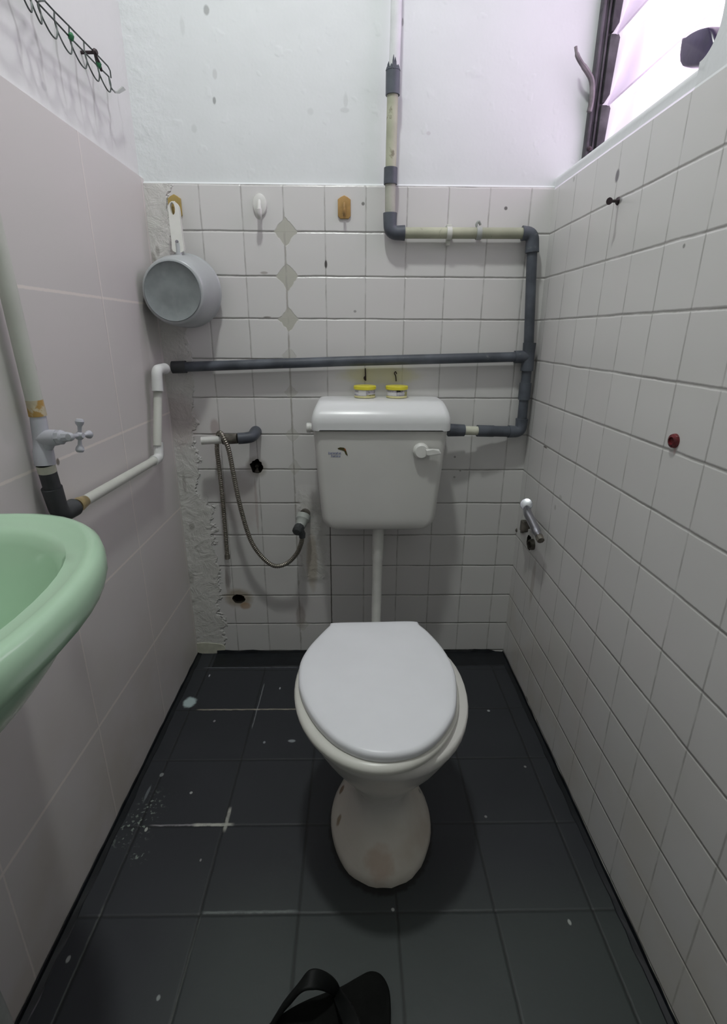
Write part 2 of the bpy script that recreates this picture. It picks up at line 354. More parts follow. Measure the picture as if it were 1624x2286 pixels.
# ---------------------------------------------------------------- mesh helpers (tiles)
def frame(d):
    d = d.normalized(); a = Vector((0, 0, 1)) if abs(d.z) < .9 else Vector((1, 0, 0))
    x = d.cross(a).normalized(); return x, d.cross(x).normalized()
def ring(bm, pts): return [bm.verts.new(p) for p in pts]
def bridge(bm, a, b):
    n = len(a)
    for i in range(n): bm.faces.new((a[i], a[(i+1) % n], b[(i+1) % n], b[i]))
def loft(bm, rings, cap0=True, cap1=True):
    R = [ring(bm, r) for r in rings]
    for a, b in zip(R, R[1:]): bridge(bm, a, b)
    if cap0: bm.faces.new(R[0][::-1])
    if cap1: bm.faces.new(R[-1])
    return R
def tube(bm, pts, r, seg=18, caps=True):
    pts = [Vector(p) for p in pts]; n = len(pts)
    rs = r if isinstance(r, (list, tuple)) else [r]*n
    tang = [(pts[min(i+1, n-1)]-pts[max(i-1, 0)]).normalized() for i in range(n)]
    x, _ = frame(tang[0]); rings = []
    for i in range(n):
        x = (x - tang[i]*x.dot(tang[i])).normalized(); y = tang[i].cross(x)
        rings.append([pts[i] + (x*math.cos(2*math.pi*k/seg) + y*math.sin(2*math.pi*k/seg))*rs[i] for k in range(seg)])
    loft(bm, rings, caps, caps)
def smooth(pts, n=8, closed=False):
    P = [Vector(p) for p in pts]; out = []
    m = len(P)
    rng = range(m) if closed else range(m-1)
    for i in rng:
        if closed: a, b, c, d = P[(i-1) % m], P[i], P[(i+1) % m], P[(i+2) % m]
        else: a, b, c, d = P[max(i-1, 0)], P[i], P[i+1], P[min(i+2, m-1)]
        for k in range(n):
            t = k/n
            out.append(.5*((2*b)+(c-a)*t+(2*a-5*b+4*c-d)*t*t+(3*b-a-3*c+d)*t**3))
    if not closed: out.append(P[-1])
    return out
def lathe(bm, o, axis, prof, seg=32):
    """prof = [(radius, distance along axis)]"""
    axis = Vector(axis).normalized(); x, y = frame(axis); o = Vector(o)
    loft(bm, [[o + axis*h + (x*math.cos(2*math.pi*k/seg)+y*math.sin(2*math.pi*k/seg))*max(r, .0005) for k in range(seg)] for r, h in prof])
def box(bm, a, b, bev=0, seg=2):
    x0, y0, z0 = (min(a[i], b[i]) for i in range(3)); x1, y1, z1 = (max(a[i], b[i]) for i in range(3))
    V = [bm.verts.new(p) for p in ((x0, y0, z0), (x1, y0, z0), (x1, y1, z0), (x0, y1, z0), (x0, y0, z1), (x1, y0, z1), (x1, y1, z1), (x0, y1, z1))]
    fs = [bm.faces.new([V[i] for i in f]) for f in ((0, 3, 2, 1), (4, 5, 6, 7), (0, 1, 5, 4), (1, 2, 6, 5), (2, 3, 7, 6), (3, 0, 4, 7))]
    if bev:
        es = list({e for f in fs for e in f.edges})
        bmesh.ops.bevel(bm, geom=es, offset=bev, segments=seg, profile=.5, affect='EDGES')
def prism(bm, pts, dvec, bev=0):
    """extrude a closed outline"""
    dvec = Vector(dvec); a = [bm.verts.new(p) for p in pts]; b = [bm.verts.new(Vector(p)+dvec) for p in pts]
    fs = [bm.faces.new(a), bm.faces.new(b[::-1])]; n = len(a)
    for i in range(n): fs.append(bm.faces.new((a[i], b[i], b[(i+1) % n], a[(i+1) % n])))
    if bev: bmesh.ops.bevel(bm, geom=list({e for e in fs[0].edges} | {e for e in fs[1].edges}), offset=bev, segments=3, profile=.5, affect='EDGES')
def rrect(cx, cy, hx, hy, r, n=6):
    out = []
    for sx, sy, a0 in ((1, 1, 0), (-1, 1, 90), (-1, -1, 180), (1, -1, 270)):
        for k in range(n+1):
            a = math.radians(a0 + 90*k/n); out.append((cx+sx*(hx-r)+r*math.cos(a), cy+sy*(hy-r)+r*math.sin(a)))
    return out
def BM(): return bmesh.new()
def obj(name, bm, mat, parent=None, sharp=35, base=None, flat=False):
    bmesh.ops.remove_doubles(bm, verts=bm.verts, dist=1e-5)
    bmesh.ops.recalc_face_normals(bm, faces=bm.faces)
    if parent is not None: o0 = Vector(parent['_o'])
    elif base is not None: o0 = Vector(base)
    else:
        vs = [v.co for v in bm.verts]
        o0 = Vector(((min(v.x for v in vs)+max(v.x for v in vs))/2, (min(v.y for v in vs)+max(v.y for v in vs))/2, min(v.z for v in vs)))
    for v in bm.verts: v.co = (v.co - o0)*T
    me = bpy.data.meshes.new(name)
    for f in bm.faces: f.smooth = not flat
    bm.to_mesh(me); bm.free()
    if not flat: me.set_sharp_from_angle(angle=math.radians(sharp))
    for m in (mat if isinstance(mat, list) else [mat]): me.materials.append(m)
    o = bpy.data.objects.new(name, me); COL.objects.link(o); o['_o'] = list(o0)
    if parent is not None:
        top = parent; o.parent = parent
    else: o.location = o0*T
    return o
def thing(name, label, cat, base, group=None):
    o = bpy.data.objects.new(name, None); COL.objects.link(o); o.empty_display_size = .02
    o.location = Vector(base)*T; o['_o'] = list(base); return tag(o, label, cat, group)
def tag(o, label, cat, group=None):
    o['label'] = label; o['category'] = cat
    if group: o['group'] = group
    return o
def struct(name, bm, mat, flat=True, parent=None):
    o = obj(name, bm, mat, parent=parent, base=(0, 0, 0) if parent is None else None, flat=flat); o['kind'] = 'structure'; return o

# ---------------------------------------------------------------- the room
FZ = -.1; CZ = 26.0; L_ = -.3; R_ = 9.54; FY = -17.5
def face_holes(bm, to3, outer, holes, depth, mat_hole=1):
    """flat face with holes cut in it and dark hollows behind them"""
    E = []
    def loop(pts):
        vs = [bm.verts.new(to3(p[0], p[1], 0)) for p in pts]
        for i in range(len(vs)): E.append(bm.edges.new((vs[i], vs[(i+1) % len(vs)])))
        return vs
    loop(outer); H = [loop(h) for h in holes]
    bmesh.ops.triangle_fill(bm, use_beauty=True, use_dissolve=False, edges=E)
    for hv, h in zip(H, holes):
        cx = sum(p[0] for p in h)/len(h); cy = sum(p[1] for p in h)/len(h)
        prev = hv
        for k, (sc_, d) in enumerate(((.97, .06), (.8, .3), (.72, depth))):
            nv = [bm.verts.new(to3(cx+(p[0]-cx)*sc_, cy+(p[1]-cy)*sc_, d)) for p in h]
            for i in range(len(nv)):
                f = bm.faces.new((prev[i], prev[(i+1) % len(nv)], nv[(i+1) % len(nv)], nv[i])); f.material_index = mat_hole
            prev = nv
        f = bm.faces.new(prev); f.material_index = mat_hole
def blob(cx, cy, rx, ry, n=22, j=.12, sq=0):
    out = []
    for k in range(n):
        a = 2*math.pi*k/n; q = 1 + random.uniform(-j, j)
        if sq: q *= 1/max(abs(math.cos(a-.6)), abs(math.sin(a-.6)))**.6*.88
        out.append((cx+rx*math.cos(a)*q, cy+ry*math.sin(a)*q))
    return out
bm = BM(); c1 = BW(573, 1041); c2 = BW(533, 1337)
face_holes(bm, lambda a, b, d: (a, d, b), [(-.7, -.3), (11.4, -.3), (11.4, 13.0), (-.7, 13.0)],
           [blob(c1[0], c1[1], .20, .22, 20, .14, 1), blob(c2[0], c2[1], .20, .155, 24, .08)], .7)
# upper edge of the tiling and the plaster above it
def quad(bm, p, mi=0):
    f = bm.faces.new([bm.verts.new(q) for q in p]); f.material_index = mi
for x0, x1, h in [(-.7, .9, .06), (.9, 2.6, .03), (2.6, 5.2, .05), (5.2, 7.4, .03), (7.4, 11.4, .06)]:
    quad(bm, ((x0, 0, 13.0), (x1, 0, 13.0), (x1, .07, 13.0+.05), (x0, .07, 13.05)), 2)
quad(bm, ((-.7, .07, 13.05), (11.4, .07, 13.05), (11.4, .07, CZ), (-.7, .07, CZ)), 2)
struct('wall_back', bm, [M_BACK, M_HOLE, M_PL_BACK])

bm = BM()
quad(bm, ((L_, .1, -.3), (L_-.06, FY, -.3), (L_-.06, FY, 13.1), (L_, .1, 13.1)))
quad(bm, ((L_, .1, 13.1), (L_-.06, FY, 13.1), (L_-.16, FY, 13.14), (L_-.10, .1, 13.14)), 1)
quad(bm, ((L_-.10, .1, 13.14), (L_-.16, FY, 13.14), (L_-.16, FY, CZ), (L_-.10, .1, CZ)), 1)
struct('wall_left', bm, [M_LEFT, M_PL_LEFT])

WY = -5.75; SZ = 13.27; WT = 19.2; WX = 11.0
bm = BM(); c3 = RW(1182, 1213)
face_holes(bm, lambda a, b, d: (R_+d, a, b), [(.1, -.3), (FY, -.3), (FY, 12.95), (.1, 12.95)], [blob(c3[0], c3[1]+.02, .22, .20, 20, .10)], .5)
struct('wall_right', bm, [M_RIGHT, M_HOLE])
# plaster round the window opening: rounded sill nose, rounded reveal
bm = BM(); N = 24
def nose(y): 
    pts = [(R_, 12.95), (R_+.012, 12.99), (R_+.012, 13.1)]
    for k in range(7):
        a = math.pi/2*k/6; pts.append((R_+.012+.13*(1-math.cos(a)), 13.12+.13*math.sin(a)))
    pts += [(R_+.5, SZ), (WX, SZ+.01)]
    return [(p[0], y, p[1]) for p in pts]
rows = [nose(.1-i*(abs(WY)-.35+.1)/N) for i in range(N+1)]
VR = [ring(bm, r) for r in rows]
for a, b in zip(VR, VR[1:]):
    for i in range(len(a)-1): bm.faces.new((a[i], a[i+1], b[i+1], b[i]))
struct('trim_1', bm, M_PL_SIDE, flat=False)
# wall beyond and above the window, with a rounded corner down to the sill
bm = BM()
def prof_open(x):       # outline of the opening edge near the corner, (y,z)
    out = []
    for k in range(9):
        a = math.pi/2*k/8; out.append((WY+.35*(1-math.sin(a)), SZ+.35*(1-math.cos(a))))
    return out
pr = prof_open(0)
edge0 = [(WY+.35, 13.0)] + pr + [(WY, WT)]
A = ring(bm, [(R_+.012, y, 12.99 if i == 0 else z) for i, (y, z) in enumerate(edge0)])
B = ring(bm, [(R_+.12, y-.0, z) for y, z in edge0]); Cc = ring(bm, [(WX, y, z) for y, z in edge0])
far = ring(bm, [(R_+.012, WY-2, 12.99)] + [(R_+.012, WY-2, z) for y, z in pr] + [(R_+.012, WY-2, WT)])
for P, Q in ((far, A), (A, B), (B, Cc)):
    for i in range(len(P)-1): bm.faces.new((P[i], P[i+1], Q[i+1], Q[i]))
quad(bm, ((R_+.012, WY-2, 12.99), (R_+.012, FY, 12.99), (R_+.012, FY, WT), (R_+.012, WY-2, WT)))
quad(bm, ((R_+.012, .1, WT), (R_+.012, FY, WT), (R_+.012, FY, CZ), (R_+.012, .1, CZ)))
quad(bm, ((R_+.012, .1, WT), (R_+.012, WY, WT), (WX, WY, WT), (WX, .1, WT)))
quad(bm, ((R_, .1, 12.95), (R_, FY, 12.95), (R_+.012, FY, 12.99), (R_+.012, .1, 12.99)))
struct('trim_2', bm, M_PL_SIDE, flat=False)
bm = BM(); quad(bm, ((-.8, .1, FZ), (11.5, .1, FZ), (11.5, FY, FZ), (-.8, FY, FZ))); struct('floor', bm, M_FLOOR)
bm = BM(); quad(bm, ((-.8, .1, CZ), (11.5, .1, CZ), (11.5, FY, CZ), (-.8, FY, CZ))); struct('ceiling', bm, M_CEIL)
bm = BM(); quad(bm, ((-.8, FY, -.3), (11.5, FY, -.3), (11.5, FY, CZ), (-.8, FY, CZ))); struct('wall_front', bm, M_FRONT)
# black painted coving along the floor
bm = BM(); NB = 40; prev = None
for i in range(NB+1):
    x = .32 + (9.53-.32)*i/NB; h = random.uniform(-.025, .03) - (.10 if i > NB-2 else 0); d = random.uniform(-.02, .02)
    r_ = ring(bm, [(x, .0, -.15), (x, -.74+d, FZ-.01), (x, -.66+d, FZ+.015), (x, -.25, FZ+.03), (x, -.05, FZ+.05), (x, -.02, .03+h), (x, .01, .03+h)])
    if prev: bridge(bm, prev, r_)
    else: bm.faces.new(r_)
    prev = r_
bm.faces.new(prev); struct('baseboard_back', bm, M_BLACK)
def side_base(name, x, sgn):
    bm = BM(); prev = None
    for i in range(61):
        y = .0 + (FY+.5)*i/60; w_ = .15 + random.uniform(-.02, .02); h = random.uniform(-.015, .02)
        r_ = ring(bm, [(x-sgn*.01, y, FZ-.05), (x+sgn*w_, y, FZ-.01), (x+sgn*w_*.8, y, FZ+.012), (x+sgn*.03, y, FZ+.03), (x+sgn*.015, y, -.02+h), (x-sgn*.01, y, -.02+h)])
        if prev: bridge(bm, prev, r_)
        else: bm.faces.new(r_)
        prev = r_
    bm.faces.new(prev); struct(name, bm, M_BLACK)
side_base('baseboard_left', L_, 1); side_base('baseboard_right', R_, -1)
bm = BM()          # rough mortar in the corner foot
prism(bm, smooth([(-.3, -.02, -.03), (.28, -.02, -.06), (.42, -.02, .02), (.55, -.02, .0), (.5, -.02, .25), (-.3, -.02, .3)], 4, True), (0, .03, 0)); struct('trim_3', bm, M_TAPE)

# ---------------------------------------------------------------- window with louvres
win = bpy.data.objects.new('window_1', None); COL.objects.link(win); win['kind'] = 'structure'; win['_o'] = [10.4, -3, SZ]; win.location = Vector((10.4, -3, SZ))*T
bm = BM()
box(bm, (10.12, .05, SZ), (10.19, -.14, WT), .015); box(bm, (10.19, .05, SZ), (10.42, -.06, WT), .01); box(bm, (10.27, -.05, SZ), (10.32, -.11, WT), .015)
obj('jamb', bm, M_FRAME, win, flat=False)['kind'] = 'structure'
bm = BM(); box(bm, (10.12, WY, SZ), (10.75, WY+.2, WT), .03); obj('jamb', bm, M_FRAME, win)['kind'] = 'structure'
ZC = [13.35+k*1.3 for k in range(5)]
for zc in ZC:
    bm = BM()       # clip holding one blade: a slanted folded tab
    prism(bm, [(10.36, -.06, zc), (10.42, -.06, zc), (10.52, -.06, zc+.16), (10.58, -.06, zc+1.2), (10.54, -.06, zc+1.26), (10.36, -.06, zc+1.26)], (0, -.09, 0), .015)
    obj('blade_clip', bm, M_FRAME, win)['kind'] = 'structure'
    bm = BM(); prism(bm, [(10.48, -.12, zc-.05), (10.51, -.12, zc-.07), (10.98, -.12, zc+1.38), (10.95, -.12, zc+1.40)], (0, WY+.35, 0))
    obj('glass_blade', bm, M_GLASS, win, flat=True)['kind'] = 'structure'
bm = BM(); lathe(bm, (10.2, -.16, 13.75), (0, -1, 0), [(.05, 0), (.05, .03), (.02, .05)], 12); obj('screw', bm, M_NAIL, win)
bm = BM()
LP = [Y_(-.3, 1286, 104), Y_(-.3, 1289, 122), Y_(-.28, 1298, 140), Y_(-.25, 1312, 160), Y_(-.22, 1322, 182), Y_(-.2, 1322, 220), Y_(-.18, 1316, 250)]
tube(bm, smooth(LP, 4), [.035]*4+[.05]*6+[.06]*15, 8); tag(obj('louvre_lever', bm, M_LEVER), 'thin weathered lever sticking out left of the window frame', 'lever')

# dark purple object on the sill
pc = X_(9.86, 1556, 112)
bm = BM(); q = [on(0, 9.8, x, y) for x, y in ((1520, 92), (1522, 150), (1592, 170), (1595, 112), (1596, 92), (1588, 62), (1570, 61), (1548, 70), (1530, 82))]
y0 = -3.95; y1 = -5.0
P0 = [(a.y, max(a.z, SZ+.02)) for a in q]
cy = sum(a for a, b in P0)/len(P0); cz = sum(b for a, b in P0)/len(P0)
P0 = [(p.x, p.y) for p in smooth([(a, b, 0) for a, b in P0], 4, True)]
loft(bm, [[(x, cy+(a-cy)*k, max(SZ+.01, cz+(b-cz)*k)) for a, b in P0] for x, k in ((9.78, .80), (9.80, .93), (9.86, 1.0), (10.02, 1.0), (10.10, .9), (10.12, .7))])
tag(obj('container', bm, M_PURPLE, sharp=50), 'dark purple rounded container standing on the window sill', 'container')

# ---------------------------------------------------------------- pipes
PR = .125; SR = .158
def pipe_part(parent, name, pts, r, mat, seg=20, label=None):
    bm = BM(); tube(bm, pts, r, seg); o = obj(name, bm, mat, parent)
    if label: o['label'] = label
    return o
def elbow(parent, corner, d1, d2, l1, l2, mat, r=SR, label=None):
    c = Vector(corner); d1 = Vector(d1).normalized(); d2 = Vector(d2).normalized(); k = r*1.15
    pts = [c+d1*l1, c+d1*(l1-.02), c+d1*k]
    for i in range(1, 8):
        t = i/8; pts.append((c+d1*k)*(1-t)**2 + c*2*t*(1-t) + (c+d2*k)*t*t)
    pts += [c+d2*k, c+d2*(l2-.02), c+d2*l2]
    bm = BM(); tube(bm, pts, [r*1.06, r*1.06]+[r]*9+[r*1.06, r*1.06], 22)
    o = obj('elbow', bm, mat, parent)
    if label: o['label'] = label
    return o
def lerp(a, b, t): return Vector(a)*(1-t)+Vector(b)*t
YB = -.24
P_top = Y_(YB+.06, 886, -60); P_a = Y_(YB, 878, 150); P_b = Y_(YB, 877, 213); P_c = Y_(YB, 873, 375); P_c2 = Y_(YB, 872, 412); P_d = Y_(YB, 871, 520)
P_e = Y_(YB, 1190, 521); P_f = Y_(YB, 1180, 796); P_g = Y_(YB, 1163, 964); P_h = Y_(YB-.25, 1000, 960)
xs = lambda p, x: Vector((x, p.y, p.z))
sup = thing('supply_pipe', 'grey and pale green water pipe stepping down the back wall to the cistern', 'pipe', (7.5, YB, 7.1))
bm = BM(); tube(bm, smooth([P_top, Y_(YB+.05, 884, 60), Y_(YB+.02, 880, 165)], 6), .12, 16); obj('conduit', bm, M_PTOP, sup)['label'] = 'white painted upper pipe'
pipe_part(sup, 'coupling', [P_a+Vector((0,0,-.05)), P_b], SR, M_PGREY)
bm = BM()          # torn paint at the upper end of the coupling
for k in range(9):
    a = math.pi + math.pi*(k+.5)/9 if k < 9 else 0
    b = Vector((P_a.x+.135*math.cos(a), P_a.y+.135*math.sin(a), P_a.z-.08)); h = (.10, .16, .07, .11, .26, .22, .09, .12, .08)[k]
    tube(bm, [b, b+Vector((-.01*math.cos(a), -.01*math.sin(a), h*.6)), b+Vector((-.02*math.cos(a), -.02*math.sin(a), h))], [.035, .025, .004], 6)
obj('torn_paint', bm, M_PGREY, sup)
pipe_part(sup, 'pipe', [P_b, P_c], PR, M_PGREEN, label='pale green pipe')
pipe_part(sup, 'coupling', [P_c, P_c2], SR, M_PGREY)
pipe_part(sup, 'pipe', [P_c2, P_d+Vector((0, 0, .3))], PR, M_PGREEN2, label='stained pipe')
up_, dn, le, ri, nr = Vector((0, 0, 1)), Vector((0, 0, -1)), Vector((-1, 0, 0)), Vector((1, 0, 0)), Vector((0, -1, 0))
elbow(sup, P_d, (P_c2-P_d), (P_e-P_d), .42, .36, M_PGREY)
pipe_part(sup, 'pipe', [lerp(P_d, P_e, .1), lerp(P_d, P_e, .93)], PR, M_PGREEN, label='pale green pipe')
for xx in (1003, 1069):
    c = Y_(YB, xx, 521); bm = BM()
    tube(bm, [c+Vector((-.06, 0, 0)), c+Vector((.06, 0, 0))], .145, 20)
    if xx == 1003: box(bm, c+Vector((-.06, -.02, .08)), c+Vector((.06, .22, .20)), .015); box(bm, c+Vector((-.04, .05, -.25)), c+Vector((.05, .22, -.08)), .015)
    else: tube(bm, smooth([c+Vector((0, .1, .12)), c+Vector((-.05, .08, .2)), c+Vector((.0, .06, .27)), c+Vector((.05, .1, .2))], 4), .03, 8)
    o = obj('pipe_clip', bm, M_PWHITE2 if xx == 1003 else M_TAB, sup)
elbow(sup, P_e, (P_d-P_e), (P_f-P_e), .26, .42, M_PGREY)
pipe_part(sup, 'pipe', [lerp(P_e, P_f, .1), lerp(P_e, P_f, .97)], PR, M_PGREY)
td = (P_g-P_f).normalized(); tl = (Y_(YB, 385, 820)-P_f).normalized()
bm = BM(); tube(bm, [P_f-td*.34, P_f-td*.32, P_f-td*.15, P_f+td*.15, P_f+td*.34, P_f+td*.36], [SR*1.05, SR*1.05, SR, SR, SR*1.05, SR*1.05], 22); tube(bm, [P_f, P_f+tl*.36], SR, 22)
obj('tee', bm, M_PGREY, sup)
pipe_part(sup, 'pipe', [P_f+td*.3, P_g+Vector((0, 0, .2))], PR, M_PGREY)
pc1 = lerp(P_f, P_g, .34); pc2 = lerp(P_f, P_g, .56); pipe_part(sup, 'coupling', [pc1, pc2], SR, M_PGREY)
elbow(sup, P_g, (P_f-P_g), (P_h-P_g), .36, .36, M_PGREY)
hd = (P_h-P_g)
pipe_part(sup, 'pipe', [lerp(P_g, P_h, .1), lerp(P_g, P_h, .5)], SR*.93, M_PGREY)
pipe_part(sup, 'coupling', [lerp(P_g, P_h, .38), lerp(P_g, P_h, .60)], SR, M_PGREY)
pipe_part(sup, 'thread_tape', [lerp(P_g, P_h, .58), lerp(P_g, P_h, .80)], PR*.95, M_TAPE, label='white thread tape')
pipe_part(sup, 'coupling', [lerp(P_g, P_h, .78), lerp(P_g, P_h, .99)], [SR, SR*1.1], M_PGREY)

run = thing('branch_pipe', 'long dark grey pipe running level across the back wall, painted white round the corner', 'pipe', (4.5, YB, 7.0))
Q0 = P_f+tl*.3; Q1 = Y_(YB, 385, 820); Q2 = Vector((-.06, YB, Y_(YB, 368, 822).z)); 
XL = L_+.22
Qc = Vector((XL, YB, Q1.z-.02))
pipe_part(run, 'pipe', [Q0, lerp(Q0, Q1, .5)+Vector((0, 0, .02)), Q1], PR, M_PGREY, label='grey pipe')
cc = lerp(Q1, Q0, .0); pipe_part(run, 'coupling', [lerp(Q1, Q0, .0), lerp(Q1, Q0, .04)], SR*.98, M_DPIPE)
Ka = X_(XL, 345, 826); Kb = X_(XL, 355, 1022); Kc = X_(XL, 135, 1150)
Ka = Vector((XL, Ka.y, Ka.z)); near_corner = Vector((XL+.02, YB, Q1.z))
# elbow on the back wall turning towards the room, then down
elbow(run, (XL+.05, Ka.y, Ka.z), (Q1-Vector((XL+.05, Ka.y, Ka.z))), Kb-Ka, .55, .5, M_PWHITE, .125, 'white painted elbow')
pipe_part(run, 'pipe', [Ka+Vector((.03, 0, -.4)), Kb+Vector((0, 0, .3))], PR*.82, M_PWHITE2, label='white painted pipe')
dK = (Kc-Kb).normalized()
elbow(run, Kb, Ka-Kb, dK, .38, .36, M_PWHITE, .115, 'white painted elbow')
pipe_part(run, 'pipe', [Kb+dK*.3, Kc-dK*.75], PR*.78, M_PWHITE2, label='cream painted pipe')
pipe_part(run, 'brass_union', [Kc-dK*.80, Kc-dK*.66, Kc-dK*.62, Kc-dK*.5], [.10, .115, .125, .125], M_BRASS)
elbow(run, Kc, -dK, (X_(XL, 100, 1040)-Kc), .42, .5, M_DPIPE, .145)
Kd = X_(XL, 104, 1046)
pipe_part(run, 'pipe', [Kc+(Kd-Kc)*.2, Kd+(Kd-Kc)*.08], .130, M_DPIPE, label='dark grey pipe')
pipe_part(run, 'thread_tape', [lerp(Kc, Kd, .93), lerp(Kc, Kd, 1.08)], .134, M_TAPE, label='white tape')

# stop valve
Ve = X_(XL, 97, 985); Vt = X_(XL, 84, 925)
val = thing('stop_valve', 'lilac grey stop valve with a cross handle on the left wall', 'valve', Ve-Vector((0, 0, .5)))
Vb = Kd+(Kd-Kc)*.08; vu = (Vt-Vb).normalized()
bm = BM(); tube(bm, [Vb, Vb+vu*.22, Vb+vu*.25, lerp(Vb, Vt, .5), Vt-vu*.1, Vt], [.15, .145, .13, .12, .115, .11], 20)
vd = Vector((.93, -.15, .10)).normalized(); Vs = lerp(Vb, Vt, .52)
tube(bm, [Vs, Vs+vd*.17, Vs+vd*.29], [.12, .13, .115], 20); tube(bm, [Vs-vu*.24, Vs+vd*.14-vu*.03], [.08, .10], 14)
obj('valve_body', bm, M_VALVE, val)
bm = BM(); lathe(bm, Vs+vd*.26, vd, [(.095, 0), (.112, .03), (.112, .10), (.08, .13), (.07, .22), (.055, .24), (.035, .26), (.035, .4)], 8); obj('bonnet', bm, M_VALVE, val)
hc = Vs+vd*.66; hu = Vector((.12, .08, 1)).normalized(); hs = vd.cross(hu)
bm = BM(); lathe(bm, hc-vd*.07, vd, [(.03, 0), (.06, .03), (.068, .08), (.04, .13)], 16)
for dd in (hu, -hu, hs, -hs):
    lathe(bm, hc, dd, [(.03, 0), (.028, .08), (.032, .14), (.058, .18), (.065, .215), (.048, .25), (.0, .255)], 14)
obj('cross_handle', bm, M_VALVE, val)

# tall riser above the valve
ris = thing('riser_pipe', 'thick white vertical pipe above the stop valve, rusty at its lower end', 'pipe', Vt)
R2 = X_(XL, -8, 520); R1 = X_(XL, 12, 620)
rd = (R1-Vt).normalized()
pipe_part(ris, 'pipe', [Vt+rd*.15, lerp(Vt, R1, .5), R1, R1+rd*10], .118, M_PWHITE2, 22)
pipe_part(ris, 'rusty_joint', [Vt-rd*.02, Vt+rd*.08, Vt+rd*.22], [.125, .122, .119], M_RUST, 22, 'rust stained joint')

# ---------------------------------------------------------------- cistern
cis = thing('cistern', 'white plastic toilet cistern mounted on the tiled back wall', 'cistern', (5.35, -.1, 4.7))
def cring(z, x0, x1, y0, y1, r): return [(a, b, z) for a, b in rrect((x0+x1)/2, (y0+y1)/2, (x1-x0)/2, abs(y1-y0)/2, r)]
bm = BM()
XB0 = Y_(-1.4, 722, 1150).x; XB1 = Y_(-1.4, 966, 1155).x
rows = []
for z, k in ((4.70, .36), (4.71, .27), (4.745, .17), (4.80, .10), (4.88, .04), (4.97, .01), (5.06, 0), (6.0, 0), (7.42, 0)):
    t = (z-4.9)/2.4; x0 = 3.86+(3.69-3.86)*t+k; x1 = 6.86+(7.06-6.86)*t-k
    rows.append(cring(z, x0, x1, -.08, -1.42-.06*t+k*.2, .2))
loft(bm, rows); obj('tank', bm, M_CIST, cis, sharp=60)
bm = BM()
rows = []
for z, ins, fr in ((7.40, .03, 0), (7.38, 0, 0), (7.43, -.01, 0), (7.55, -.01, 0), (7.68, .0, .0), (7.80, .03, .07), (7.90, .07, .17), (7.98, .11, .28), (8.04, .15, .40), (8.06, .19, .48), (8.065, .3, .62)):
    rows.append(cring(z, 3.66+ins, 7.11-ins, -.05-(ins if ins > .05 else 0)*.3, -1.56+fr, .18))
loft(bm, rows); obj('lid', bm, M_CLID, cis, sharp=60)['label'] = 'glossy white lid'
lc = Y_(-1.47, 940, 1006); fwd = Vector((0, -1, .02))
bm = BM(); lathe(bm, lc+Vector((0, .05, 0)), fwd, [(.19, 0), (.20, .05), (.20, .12), (.185, .15), (.17, .16), (.165, .20), (.15, .215)], 32)
ld = (Y_(-1.62, 984, 1004)-Y_(-1.62, 940, 1006)).normalized(); a = lc+Vector((.1, -.10, 0)); 
prism(bm, [a+Vector((0, 0, .07)), a+Vector((.18, 0, .075)), a+Vector((.33, 0, .065)), a+Vector((.38, 0, -.02)), a+Vector((.33, 0, -.05)), a+Vector((.05, 0, -.07)), a+Vector((0, 0, -.07))], (0, -.14, 0), .02)
obj('flush_lever', bm, M_WHITE, cis)['label'] = 'white round flush lever'
bm = BM(); c = Y_(-.9, 697, 955); lathe(bm, (3.76, c.y, c.z), (-1, 0, 0), [(.12, 0), (.12, .17), (.13, .18), (.13, .26), (.11, .28)], 20); obj('side_cap', bm, M_WHITE, cis)
# logo print on the tank front
def front(px, py): p = Y_(-1.47, px, py); t = (p.z-4.9)/2.4; return Vector((p.x, -1.42-.06*t-.003, p.z))
bm = BM()
def strk(bm, p, q, w_):
    d = (q-p).normalized(); n = Vector((-d.z, 0, d.x))*w_
    prism(bm, [p+n, q+n, q-n, p-n], (0, -.004, 0))
for y0, x0, x1, n in ((1011.5, 734, 763, 9), (1018, 740, 761, 6)):
    for k in range(n):
        xa = x0+(x1-x0)*k/n; wd = (x1-x0)/n*.62; h = (5.2, 3.6, 3.6, 4.6, 3.4, 3.8, 5.0, 3.5, 3.6)[k]
        strk(bm, front(xa+.4, y0+2.2), front(xa+.4, y0+2.2-h), .005); strk(bm, front(xa, y0+2.1), front(xa+wd, y0+2.1), .005)
        if k % 2: strk(bm, front(xa+wd, y0+2.2), front(xa+wd, y0-1), .005)
        else: strk(bm, front(xa, y0-1), front(xa+wd, y0-1), .005)
obj('brand_lettering', bm, M_BLUE, cis, flat=True)['label'] = 'faded blue print'
bm = BM(); prism(bm, [front(x, y) for x, y in ((754, 1000.5), (760, 998.5), (768, 999.3), (772, 1002), (774, 1008), (777, 1018), (772, 1014), (769, 1007), (764, 1005), (756, 1003))], (0, -.004, 0)); obj('logo_swoosh', bm, M_OLIVE, cis, flat=True)
bm = BM(); prism(bm, [front(x, y) for x, y in ((768.5, 1000), (771.8, 1002), (773, 1006), (770.5, 1006))], (0, -.008, 0)); obj('logo_accent', bm, M_ORANGE, cis, flat=True)

